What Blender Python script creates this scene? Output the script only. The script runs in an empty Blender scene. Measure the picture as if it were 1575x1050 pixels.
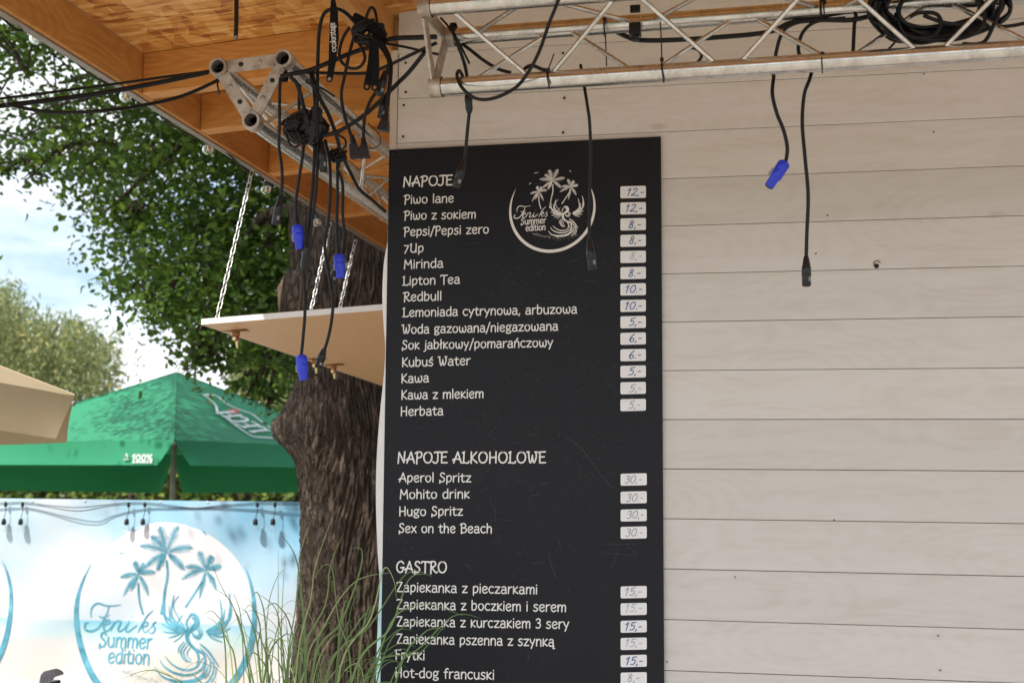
import bpy, math, random
import numpy as np
from mathutils import Vector, Matrix, noise
random.seed(7); rng = np.random.default_rng(7)
S = bpy.context.scene
C = S.collection
H = 1.6                       # eye height above the ground

# ------------------------------------------------------------ camera
YAW, PIT, ROL, F = 0.19039364, 0.10848627, 0.00810528, 1945.64
def basis():
    cy, sy, cp, sp = math.cos(YAW), math.sin(YAW), math.cos(PIT), math.sin(PIT)
    fw = Vector((-sy*cp, cy*cp, sp)); rt = Vector((cy, sy, 0)); up = rt.cross(fw)
    cr, sr = math.cos(ROL), math.sin(ROL)
    return fw, rt*cr+up*sr, up*cr-rt*sr
FW, RT, UP = basis()
cd = bpy.data.cameras.new('camera'); cam = bpy.data.objects.new('camera', cd); C.objects.link(cam)
cd.sensor_width = 36; cd.lens = F/1575*36; cd.clip_start = 0.05; cd.clip_end = 2000
m = Matrix((RT, UP, -FW)).transposed().to_4x4(); m.translation = (0, 0, H); cam.matrix_world = m
cd.dof.use_dof = True; cd.dof.focus_distance = 3.4; cd.dof.aperture_fstop = 5.2
S.camera = cam
# ------------------------------------------------------------ light
TO_SUN = Vector((-0.43, -0.74, 1.02)).normalized()
w = bpy.data.worlds.new('World'); S.world = w; w.use_nodes = True
N = w.node_tree.nodes; L = w.node_tree.links; N.clear()
sky = N.new('ShaderNodeTexSky'); sky.sky_type = 'NISHITA'; sky.sun_disc = False
sky.sun_elevation = math.asin(TO_SUN.z); sky.sun_rotation = math.atan2(TO_SUN.x, TO_SUN.y)
sky.dust_density = 1.5; sky.air_density = 1.0
tc = N.new('ShaderNodeTexCoord'); mp = N.new('ShaderNodeMapping'); mp.inputs['Scale'].default_value = (1.6, 1.6, 4.2)
nz = N.new('ShaderNodeTexNoise'); nz.inputs['Scale'].default_value = 1.7; nz.inputs['Detail'].default_value = 9; nz.inputs['Roughness'].default_value = .58
rp = N.new('ShaderNodeValToRGB'); rp.color_ramp.elements[0].position = .37; rp.color_ramp.elements[1].position = .55
mx = N.new('ShaderNodeMix'); mx.data_type = 'RGBA'; mx.inputs[7].default_value = (6.6, 6.8, 7.2, 1)
bg = N.new('ShaderNodeBackground'); bg.inputs['Strength'].default_value = 0.12; ow = N.new('ShaderNodeOutputWorld')
L.new(tc.outputs['Generated'], mp.inputs['Vector']); L.new(mp.outputs[0], nz.inputs['Vector']); L.new(nz.outputs['Fac'], rp.inputs[0])
L.new(rp.outputs[0], mx.inputs[0]); L.new(sky.outputs[0], mx.inputs[6]); L.new(mx.outputs[2], bg.inputs['Color']); L.new(bg.outputs[0], ow.inputs[0])
sd = bpy.data.lights.new('sun', 'SUN'); sun = bpy.data.objects.new('sun', sd); C.objects.link(sun)
sd.energy = 3.2; sd.angle = math.radians(0.53); sd.color = (1, .95, .86)
sun.rotation_euler = (-TO_SUN).to_track_quat('-Z', 'Y').to_euler(); sun.location = (-5, -8, 12)
S.view_settings.view_transform = 'Standard'; S.view_settings.look = 'None'; S.view_settings.gamma = 1
S.view_settings.exposure = 0.86
S.render.engine = 'CYCLES'

# ------------------------------------------------------------ helpers
def ray(px, py):
    d = FW*F + RT*(px-787.5) - UP*(py-525); return d/d.y
def R(px, py, d): r = ray(px, py)*d; return Vector((r.x, d, r.z+H))
def RP(px, py, p0, n):
    d = ray(px, py); o = Vector((0, 0, H)); t = (p0-o).dot(n)/d.dot(n); return o+d*t
W = {}
def tag(o, label=None, cat=None, group=None, kind=None):
    if label: o['label'] = label
    if cat: o['category'] = cat
    if group: o['group'] = group
    if kind: o['kind'] = kind
    return o
def thing(name, label, cat, loc=(0, 0, 0), group=None):
    o = bpy.data.objects.new(name, None); C.objects.link(o); o.location = loc; o.empty_display_size = .1
    W[o.name] = Vector(loc); return tag(o, label, cat, group)
def link(name, me, parent=None, loc=(0, 0, 0), kind=None):
    o = bpy.data.objects.new(name, me); C.objects.link(o); loc = Vector(loc); W[o.name] = loc
    if parent: o.parent = parent; o.location = loc-W[parent.name]
    else: o.location = loc
    if kind: o['kind'] = kind
    return o
class MB:
    def __init__(s): s.v = []; s.f = []; s.sm = []; s.mi = []
    def add(s, vs, fs, smooth=False, mi=0):
        b = len(s.v); s.v.extend([tuple(v) for v in vs]); s.f.extend([tuple(i+b for i in f) for f in fs])
        s.sm.extend([smooth]*len(fs)); s.mi.extend([mi]*len(fs))
    def box(s, x0, x1, y0, y1, z0, z1, c=0.0, mi=0):
        if c <= 0:
            v = [(x, y, z) for x in (x0, x1) for y in (y0, y1) for z in (z0, z1)]
            s.add(v, [(0, 1, 3, 2), (4, 6, 7, 5), (0, 4, 5, 1), (2, 3, 7, 6), (0, 2, 6, 4), (1, 5, 7, 3)], mi=mi)
        else: s.hexa([Vector((x, y, z)) for x in (x0, x1) for y in (y0, y1) for z in (z0, z1)], c, mi)
    def hexa(s, P, c=0.0, mi=0):
        # P indexed x*4+y*2+z; chamfered by shrinking each face
        P = [Vector(p) for p in P]
        F6 = [(0, 1, 3, 2), (4, 6, 7, 5), (0, 4, 5, 1), (2, 3, 7, 6), (0, 2, 6, 4), (1, 5, 7, 3)]
        if c <= 0: s.add(P, F6, mi=mi); return
        vs = []; idx = {}
        def e(a, b):  # unit dir
            return (P[b]-P[a]).normalized()*c
        for fi, f in enumerate(F6):
            for k in range(4):
                a, n, p = f[k], f[(k+1) % 4], f[k-1]
                idx[(fi, a)] = len(vs); vs.append(P[a]+e(a, n)+e(a, p))
        fs = [tuple(idx[(fi, a)] for a in f) for fi, f in enumerate(F6)]
        for i in range(6):
            for j in range(i+1, 6):
                sh = [a for a in F6[i] if a in F6[j]]
                if len(sh) == 2:
                    a, b = sh; fs.append((idx[(i, a)], idx[(i, b)], idx[(j, b)], idx[(j, a)]))
        for a in range(8):
            fs.append(tuple(idx[(fi, a)] for fi in range(6) if a in F6[fi]))
        s.add(vs, fs, mi=mi)
    def tube(s, pts, r, seg=8, cap=True, mi=0, closed=False):
        pts = [Vector(p) for p in pts]; n = len(pts)
        rr = r if isinstance(r, (list, tuple)) else [r]*n
        vs = []; t0 = None; nrm = None
        for i in range(n):
            t = (pts[(i+1) % n]-pts[i-1]) if closed else (pts[min(i+1, n-1)]-pts[max(i-1, 0)])
            if t.length < 1e-9: t = Vector((0, 0, 1))
            t.normalize()
            if nrm is None:
                nrm = t.orthogonal().normalized()
            else:
                nrm = (nrm-t*nrm.dot(t)); nrm = nrm.normalized() if nrm.length > 1e-6 else t.orthogonal().normalized()
            bn = t.cross(nrm)
            for k in range(seg):
                a = 2*math.pi*k/seg; vs.append(pts[i]+(nrm*math.cos(a)+bn*math.sin(a))*rr[i])
        fs = []
        for i in range(n if closed else n-1):
            j = (i+1) % n
            for k in range(seg): fs.append((i*seg+k, i*seg+(k+1) % seg, j*seg+(k+1) % seg, j*seg+k))
        s.add(vs, fs, True, mi)
        if cap and not closed:
            s.add(vs[:seg], [tuple(reversed(range(seg)))], False, mi); s.add(vs[-seg:], [tuple(range(seg))], False, mi)
    def pipe(s, a, b, ro, ri, seg=24):   # hollow pipe with visible wall at a
        a, b = Vector(a), Vector(b); t = (b-a).normalized(); n = t.orthogonal().normalized(); q = t.cross(n)
        def ring(c, r): return [c+(n*math.cos(2*math.pi*k/seg)+q*math.sin(2*math.pi*k/seg))*r for k in range(seg)]
        vs = ring(b, ro)+ring(a+t*.002, ro)+ring(a, ro-.0015)+ring(a, ri)+ring(b, ri)
        for j in range(4):
            s.add(vs[j*seg:(j+2)*seg], [(k, (k+1) % seg, seg+(k+1) % seg, seg+k) for k in range(seg)], True)
    def lathe(s, base, axis, prof, seg=14, mi=0):
        axis = Vector(axis).normalized(); base = Vector(base)
        s.tube([base+axis*h for h, r in prof], [max(r, 1e-4) for h, r in prof], seg, True, mi)
    def mesh(s, name, mats):
        me = bpy.data.meshes.new(name); me.from_pydata(s.v, [], s.f)
        me.polygons.foreach_set('use_smooth', s.sm); me.polygons.foreach_set('material_index', s.mi)
        for mm in (mats if isinstance(mats, (list, tuple)) else [mats]): me.materials.append(mm)
        me.update(); return me
    def obj(s, name, mats, parent=None, kind=None):
        if parent is None: return link(name, s.mesh(name, mats), None, (0, 0, 0), kind)
        # mesh origin at world 0
        return link(name, s.mesh(name, mats), parent, (0, 0, 0), kind)
def cat(P, sub=6, closed=False):
    P = [Vector(p) for p in P]; n = len(P)
    if n < 3: return P
    out = []
    for i in range(n if closed else n-1):
        if closed: p0, p1, p2, p3 = P[i-1], P[i], P[(i+1) % n], P[(i+2) % n]
        else: p0, p1, p2, p3 = P[max(i-1, 0)], P[i], P[i+1], P[min(i+2, n-1)]
        for k in range(sub):
            t = k/sub
            out.append(.5*((2*p1)+(-p0+p2)*t+(2*p0-5*p1+4*p2-p3)*t*t+(-p0+3*p1-3*p2+p3)*t**3))
    if not closed: out.append(P[-1])
    return out
def lerp(a, b, t): return a+(b-a)*t

# ------------------------------------------------------------ materials
MATS = {}
class NT:
    def __init__(s, name):
        s.m = bpy.data.materials.new(name); s.m.use_nodes = True; s.N = s.m.node_tree.nodes; s.L = s.m.node_tree.links
        s.b = s.N['Principled BSDF']; s.out = s.N['Material Output']; MATS[name] = s.m
    def n(s, t, **k):
        x = s.N.new('ShaderNode'+t)
        for a, b in k.items():
            if a.startswith('i_'): x.inputs[a[2:].replace('_', ' ')].default_value = b
            else: setattr(x, a, b)
        return x
    def l(s, a, b): s.L.new(a, b)
    def coord(s, scale=(1, 1, 1), rand=0, out='Object', rot=(0, 0, 0)):
        t = s.n('TexCoord'); mp = s.n('Mapping'); mp.inputs['Scale'].default_value = scale; mp.inputs['Rotation'].default_value = rot
        if rand:
            oi = s.n('ObjectInfo'); va = s.n('VectorMath', operation='SCALE'); cx = s.n('CombineXYZ')
            mu = s.n('Math', operation='MULTIPLY'); s.l(oi.outputs['Random'], mu.inputs[0]); mu.inputs[1].default_value = rand
            for i in range(3): s.l(mu.outputs[0], cx.inputs[i])
            ad = s.n('VectorMath', operation='ADD'); s.l(t.outputs[out], ad.inputs[0]); s.l(cx.outputs[0], ad.inputs[1]); s.l(ad.outputs[0], mp.inputs['Vector'])
        else: s.l(t.outputs[out], mp.inputs['Vector'])
        return mp.outputs[0]
    def noise(s, v, sc, det=4, ro=.55, dist=0):
        x = s.n('TexNoise'); x.inputs['Scale'].default_value = sc; x.inputs['Detail'].default_value = det; x.inputs['Roughness'].default_value = ro
        x.inputs['Distortion'].default_value = dist; s.l(v, x.inputs['Vector']); return x.outputs['Fac']
    def ramp(s, f, stops):
        r = s.n('ValToRGB'); e = r.color_ramp.elements
        while len(e) < len(stops): e.new(.5)
        for el, (p, c) in zip(e, stops):
            el.position = p; el.color = (c, c, c, 1) if isinstance(c, (int, float)) else (*c, 1)
        s.l(f, r.inputs[0]); return r.outputs[0]
    def mix(s, f, a, b, mode='MIX'):
        x = s.n('Mix', data_type='RGBA', blend_type=mode)
        for v, i in ((f, 0), (a, 6), (b, 7)):
            if isinstance(v, (int, float)): x.inputs[i].default_value = v
            elif isinstance(v, tuple): x.inputs[i].default_value = (*v, 1)
            else: s.l(v, x.inputs[i])
        return x.outputs[2]
    def bump(s, h, st, dist=.01):
        x = s.n('Bump'); x.inputs['Strength'].default_value = st; x.inputs['Distance'].default_value = dist; s.l(h, x.inputs['Height']); s.l(x.outputs[0], s.b.inputs['Normal']); return x
    def fin(s, col=None, rough=None, metal=None, **k):
        def st(nm, v):
            if v is None: return
            if isinstance(v, (int, float)): s.b.inputs[nm].default_value = v
            elif isinstance(v, tuple): s.b.inputs[nm].default_value = (*v, 1)
            else: s.l(v, s.b.inputs[nm])
        st('Base Color', col); st('Roughness', rough); st('Metallic', metal)
        for a, b in k.items(): st(a.replace('_', ' '), b)
        return s.m
def simple(name, col, rough=.5, metal=0, var=.25, sc=20, bump=0, **k):
    t = NT(name); v = t.coord(); f = t.noise(v, sc, 5)
    c = t.mix(t.ramp(f, [(.3, 0.), (.7, 1.)]), tuple(x*(1-var) for x in col), tuple(min(1, x*(1+var)) for x in col))
    if bump: t.bump(f, bump, .004)
    return t.fin(c, rough, metal, **k)
def wood(name, c0, c1, knot, axis='x', rough=.6, wash=None, rand=37, knots=True, bump=.15):
    t = NT(name)
    sc = {'x': (1, 14, 14), 'y': (14, 1, 14), 'z': (14, 14, 1)}[axis]
    ks = {'x': (3.2, 9, 9), 'y': (9, 3.2, 9), 'z': (9, 9, 3.2)}[axis]
    v = t.coord(sc, rand); f = t.noise(v, 2.2, 8, .62, .35); g = t.noise(v, 11, 3, .6)
    vk = t.coord(ks, rand)
    vo = t.n('TexVoronoi', feature='F1'); vo.inputs['Scale'].default_value = .62; t.l(vk, vo.inputs['Vector'])
    # rings of grain around each knot
    ad = t.n('Math', operation='MULTIPLY_ADD'); t.l(vo.outputs['Distance'], ad.inputs[0]); ad.inputs[1].default_value = 9.; t.l(f, ad.inputs[2])
    si = t.n('Math', operation='SINE'); mu = t.n('Math', operation='MULTIPLY'); t.l(ad.outputs[0], mu.inputs[0]); mu.inputs[1].default_value = 7.; t.l(mu.outputs[0], si.inputs[0])
    rg = t.n('Math', operation='MULTIPLY_ADD'); t.l(si.outputs[0], rg.inputs[0]); rg.inputs[1].default_value = .09; t.l(f, rg.inputs[2])
    c = t.mix(t.ramp(rg.outputs[0], [(.34, 0.), (.66, 1.)]), c0, c1)
    c = t.mix(t.ramp(g, [(.35, .35), (.6, 0.)]), c, tuple(x*.72 for x in c0))
    if knots: c = t.mix(t.ramp(vo.outputs['Distance'], [(.035, .85), (.085, 0.)]), c, knot)
    big = t.noise(t.coord((1, 1, 1), rand), 1.3, 2); c = t.mix(t.ramp(big, [(.3, .22), (.7, 0.)]), c, tuple(x*.8 for x in c1))
    if wash:
        wv = t.noise(t.coord((2, 3, 9) if axis == 'x' else (9, 3, 2), rand), 2.5, 5, .7)
        c = t.mix(t.ramp(wv, [(.25, .5), (.62, .9)]), c, wash)
        if knots: c = t.mix(t.ramp(vo.outputs['Distance'], [(.02, .5), (.07, 0.)]), c, (.44, .385, .33)); c = t.mix(t.ramp(rg.outputs[0], [(.36, .13), (.5, 0.)]), c, (.54, .49, .44))
    oi = t.n('ObjectInfo'); c = t.mix(1., c, t.ramp(oi.outputs['Random'], [(0., .93), (1., 1.04)]), 'MULTIPLY')
    if bump: t.bump(rg.outputs[0], bump, .003)
    return t.fin(c, rough)
M_wall = wood('whitewashed_spruce', (.55, .49, .42), (.64, .60, .55), (.38, .29, .22), 'x', .55, wash=(.70, .68, .665), bump=.12)
M_trim = wood('whitewashed_trim', (.50, .40, .31), (.62, .54, .46), (.34, .24, .16), 'z', .55, wash=(.64, .58, .52))
M_raf = wood('pine_rafter', (.56, .235, .050), (.70, .34, .092), (.22, .075, .02), 'x', .5)
M_fas = wood('pine_fascia', (.50, .215, .052), (.63, .31, .092), (.20, .07, .02), 'y', .5)
M_ply = wood('plywood_hatch', (.48, .28, .13), (.58, .36, .18), (.36, .2, .1), 'y', .5, wash=(.60, .37, .185), knots=False, bump=.05)
M_white = simple('white_paint', (.72, .70, .69), .5, var=.06)
t = NT('osb_board')
vv = t.coord((1, 1, 1)); dn = t.n('TexNoise'); dn.inputs['Scale'].default_value = 6; t.l(vv, dn.inputs['Vector'])
dm = t.mix(.03, vv, dn.outputs['Color'])
cols = []
fl = None
for i, (sx, sy, rot) in enumerate(((9, 62, .10), (8, 52, -.28), (30, 14, .3))):
    mp = t.n('Mapping'); mp.inputs['Scale'].default_value = (sx, sy, 1); mp.inputs['Rotation'].default_value = (0, 0, rot); t.l(dm, mp.inputs['Vector'])
    vo = t.n('TexVoronoi', feature='F1'); vo.inputs['Scale'].default_value = 1; t.l(mp.outputs[0], vo.inputs['Vector'])
    sp = t.n('SeparateColor'); t.l(vo.outputs['Color'], sp.inputs[0]); cols.append(sp.outputs[0]); fl = vo.outputs['Distance']
a1 = t.n('Math', operation='ADD'); t.l(cols[0], a1.inputs[0]); t.l(cols[1], a1.inputs[1])
a2 = t.n('Math', operation='ADD'); t.l(a1.outputs[0], a2.inputs[0]); t.l(cols[2], a2.inputs[1])
a3 = t.n('Math', operation='DIVIDE'); t.l(a2.outputs[0], a3.inputs[0]); a3.inputs[1].default_value = 3
oc = t.ramp(a3.outputs[0], [(.20, (.26, .075, .014)), (.34, (.56, .23, .046)), (.55, (.72, .36, .09)), (.74, (.86, .55, .21))])
oc = t.mix(t.ramp(t.noise(vv, 1.6, 3), [(.35, .35), (.65, 0.)]), oc, (.46, .18, .034)); t.bump(a3.outputs[0], .25, .003)
M_osb = t.fin(oc, .5)
t = NT('aluminium_tube'); vv = t.coord((1, 1, 1)); f = t.noise(t.coord((3, 3, 3)), 9, 8, .7); g = t.noise(vv, 70, 4, .7)
c = t.mix(t.ramp(f, [(.42, 0.), (.62, 1.)]), (.68, .665, .64), (.52, .495, .465)); c = t.mix(t.ramp(g, [(.25, .7), (.36, 0.)]), c, (.30, .24, .19))
t.bump(f, .12, .002); M_alu = t.fin(c, t.ramp(f, [(.35, .16), (.7, .36)]), .97)
t = NT('dirty_aluminium_plate'); f = t.noise(t.coord(), 25, 8, .7)
M_plate = t.fin(t.mix(t.ramp(f, [(.40, 0.), (.66, 1.)]), (.55, .50, .44), (.30, .245, .20)), .5, .7)
M_black = simple('black_rubber', (.007, .007, .008), .42, var=.3, Specular_IOR_Level=.28)
M_fab = simple('black_webbing', (.009, .009, .010), .9, var=.3, sc=200, Specular_IOR_Level=.15)
M_blk2 = simple('black_plastic', (.010, .010, .011), .32, var=.2, Specular_IOR_Level=.4)
M_blue = simple('blue_plastic', (.02, .045, .60), .38, var=.12)
M_grey = simple('grey_plastic', (.22, .23, .25), .45, var=.1)
M_steel = simple('galvanised_steel', (.72, .72, .73), .33, .95, var=.15, sc=60)
M_brass = simple('rusty_brass', (.30, .14, .06), .45, .6, var=.4, sc=80)
M_zinc = simple('yellow_zinc', (.75, .66, .38), .35, .7, var=.1)
M_dark = simple('dark_hole', (.02, .015, .012), .8, var=.2)
M_strip = simple('grey_drip_edge', (.30, .26, .235), .4, .4, var=.15)
t = NT('menu_board_face')
v = t.coord(); f = t.noise(v, 3, 4); c = t.mix(t.ramp(f, [(.3, 0.), (.75, 1.)]), (.0085, .0095, .0135), (.0135, .0148, .0200))
sc1 = t.noise(t.coord((4, 1, 60), rot=(0, .5, 0)), 9, 2, .5); sc2 = t.noise(v, 9, 3); sc3 = t.noise(v, 260, 2, .6)
a = t.n('Math', operation='MULTIPLY'); t.l(t.ramp(sc1, [(.66, 0.), (.74, .35)]), a.inputs[0]); t.l(t.ramp(sc2, [(.5, 0.), (.7, 1.)]), a.inputs[1])
b = t.n('Math', operation='MULTIPLY'); t.l(t.ramp(sc3, [(.62, 0.), (.74, .32)]), b.inputs[0]); t.l(t.ramp(t.noise(v, 5, 4), [(.45, 0.), (.65, 1.)]), b.inputs[1])
c = t.mix(a.outputs[0], c, (.12, .12, .13)); c = t.mix(b.outputs[0], c, (.16, .16, .165))
M_board = t.fin(c, t.ramp(f, [(.3, .42), (.7, .55)]), Specular_IOR_Level=.22)
M_scr = simple('scratch', (.075, .075, .08), .6, var=.3, sc=120)
M_chalk = simple('white_lettering', (.78, .77, .76), .6, var=.05, sc=90)
M_stick = simple('price_sticker_white', (.80, .80, .82), .4, var=.03)
M_ink = [simple('ink_%s' % n, c, .5, var=.2) for n, c in (('blue', (.06, .13, .34)), ('faded', (.33, .42, .52)), ('grey', (.24, .28, .38)))]
def leafmat(name, c0, c1, tr=.45, sat=(.35, .5, .03)):
    t = NT(name); g = t.n('NewGeometry'); c = t.ramp(g.outputs['Random Per Island'], [(0., tuple(x*.7 for x in c0)), (.35, c0), (.75, c1), (1., (c1[0]*2.1, c1[1]*1.55, c1[2]*1.3))])
    t.fin(c, .42); t.b.inputs['Specular IOR Level'].default_value = .35
    tl = t.n('BsdfTranslucent'); t.l(t.mix(.6, c, sat, 'MIX'), tl.inputs['Color'])
    ms = t.n('MixShader'); ms.inputs[0].default_value = tr; t.l(t.b.outputs[0], ms.inputs[1]); t.l(tl.outputs[0], ms.inputs[2]); t.l(ms.outputs[0], t.out.inputs[0]); return t.m
M_leaf = leafmat('broad_leaf', (.026, .068, .012), (.068, .142, .024), .38, (.26, .40, .05))
M_will = leafmat('willow_leaf', (.17, .21, .085), (.30, .34, .16), .4, (.42, .48, .2))
M_hedge = leafmat('hedge_leaf', (.07, .12, .03), (.16, .22, .05), .3, (.3, .4, .08))
t = NT('grass_blade'); g = t.n('NewGeometry'); c = t.ramp(g.outputs['Random Per Island'], [(0., (.09, .17, .05)), (.7, (.20, .32, .11)), (1., (.42, .46, .22))])
t.fin(c, .4); tl = t.n('BsdfTranslucent'); t.l(c, tl.inputs['Color']); ms = t.n('MixShader'); ms.inputs[0].default_value = .3
t.l(t.b.outputs[0], ms.inputs[1]); t.l(tl.outputs[0], ms.inputs[2]); t.l(ms.outputs[0], t.out.inputs[0]); M_blade = t.m
t = NT('oak_bark'); v = t.coord((1, 1, .22)); vo = t.n('TexVoronoi', feature='DISTANCE_TO_EDGE'); vo.inputs['Scale'].default_value = 36
dn = t.n('TexNoise'); dn.inputs['Scale'].default_value = 7; dn.inputs['Detail'].default_value = 5; t.l(v, dn.inputs['Vector']); t.l(t.mix(.2, v, dn.outputs['Color']), vo.inputs['Vector'])
f = t.noise(v, 60, 8, .7); e = t.ramp(vo.outputs['Distance'], [(0., 0.), (.22, 1.)])
c = t.mix(e, (.016, .011, .008), (.130, .088, .062)); c = t.mix(t.ramp(f, [(.45, 0.), (.72, .5)]), c, (.19, .145, .11)); c = t.mix(t.ramp(t.noise(t.coord(), 2.2, 4), [(.4, .5), (.6, 0.)]), c, (.06, .04, .03))
hh = t.n('Math', operation='MULTIPLY_ADD'); t.l(e, hh.inputs[0]); hh.inputs[1].default_value = .7; t.l(f, hh.inputs[2]); t.bump(hh.outputs[0], 1.0, .02)
M_bark = t.fin(c, .9)
M_cut = simple('weathered_cut_wood', (.20, .13, .085), .9, var=.5, sc=24, bump=.6)
def cloth(name, c, tr=.3, tc=None, var=.06):
    t = NT(name); f = t.noise(t.coord(), 6, 4); cc = t.mix(f, tuple(x*(1-var) for x in c), tuple(x*(1+var) for x in c)); t.fin(cc, .75)
    tl = t.n('BsdfTranslucent'); tl.inputs['Color'].default_value = (*(tc or c), 1); ms = t.n('MixShader'); ms.inputs[0].default_value = tr
    t.l(t.b.outputs[0], ms.inputs[1]); t.l(tl.outputs[0], ms.inputs[2]); t.l(ms.outputs[0], t.out.inputs[0]); return t.m
M_green = cloth('green_parasol_cloth', (.022, .26, .125), .14, (.04, .24, .08))
M_tan = cloth('tan_parasol_cloth', (.40, .325, .21), .2, (.42, .31, .16))
M_prn = simple('white_print', (.75, .77, .78), .6, var=.04)
M_red = simple('red_print', (.55, .04, .03), .6, var=.1)
t = NT('printed_beach_banner'); v = t.coord(); sp = t.n('SeparateXYZ'); t.l(v, sp.inputs[0])
f = t.noise(t.coord((1, 1, 1.6)), 1.3, 5, .5)
zr = t.n('MapRange'); zr.inputs['From Min'].default_value = 0.; zr.inputs['From Max'].default_value = 1.55; t.l(sp.outputs['Z'], zr.inputs[0])
c = t.ramp(zr.outputs[0], [(.0, (.62, .50, .40)), (.36, (.60, .56, .52)), (.405, (.36, .58, .62)), (.452, (.22, .48, .62)), (.458, (.50, .58, .64)), (1., (.38, .56, .67))])
xr = t.n('MapRange'); xr.inputs['From Min'].default_value = -4.4; xr.inputs['From Max'].default_value = -2.9; t.l(sp.outputs['X'], xr.inputs[0])
zz = t.n('MapRange'); zz.inputs['From Min'].default_value = .75; zz.inputs['From Max'].default_value = 1.4; t.l(sp.outputs['Z'], zz.inputs[0])
mu = t.n('Math', operation='MULTIPLY'); t.l(xr.outputs[0], mu.inputs[0]); t.l(zz.outputs[0], mu.inputs[1])
c = t.mix(t.ramp(f, [(.42, 0.), (.60, .8)]), c, (.60, .615, .65)); f2 = t.noise(t.coord((1, 1, .8)), 2.2, 4, .5)
mu2 = t.n('Math', operation='MULTIPLY'); t.l(mu.outputs[0], mu2.inputs[0]); t.l(t.ramp(f2, [(.3, .35), (.6, 1.)]), mu2.inputs[1])
c = t.mix(mu2.outputs[0], c, (.09, .36, .58)); M_ban = t.fin(c, .42)
t = NT('banner_disc_print'); v = t.coord(); sp = t.n('SeparateXYZ'); t.l(v, sp.inputs[0]); zr = t.n('MapRange'); zr.inputs['From Min'].default_value = 0.; zr.inputs['From Max'].default_value = 1.55; t.l(sp.outputs['Z'], zr.inputs[0])
c = t.ramp(zr.outputs[0], [(.0, (.66, .56, .46)), (.32, (.66, .62, .58)), (.40, (.46, .66, .68)), (.452, (.20, .50, .66)), (.458, (.52, .61, .69)), (.70, (.66, .665, .70)), (1., (.69, .68, .71))])
fd = t.noise(t.coord((1, 1, 1.3)), 3.2, 4, .5); c = t.mix(t.ramp(fd, [(.45, 0.), (.65, .55)]), c, (.70, .675, .69)); M_disc = t.fin(c, .42)
t = NT('teal_print'); f = t.noise(t.coord(), 14, 3); M_teal = t.fin(t.mix(t.ramp(f, [(.35, 0.), (.65, 1.)]), (.045, .22, .31), (.12, .40, .53)), .45)
t = NT('clear_glass'); gb = t.n('BsdfGlass'); gb.inputs['IOR'].default_value = 1.48; gb.inputs['Roughness'].default_value = .0; t.l(gb.outputs[0], t.out.inputs[0]); M_glass = t.m
M_fil = simple('bulb_filament_stem', (.72, .55, .30), .3, var=.1)
t = NT('ground_paving'); v = t.coord(); f = t.noise(v, 2, 8, .6); g = t.noise(v, 60, 4)
M_ground = t.fin(t.mix(t.ramp(f, [(.3, 0.), (.7, 1.)]), (.28, .25, .21), (.38, .345, .295)), .85)
M_grassg = simple('lawn', (.07, .11, .03), .9, var=.4, sc=3)

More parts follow.
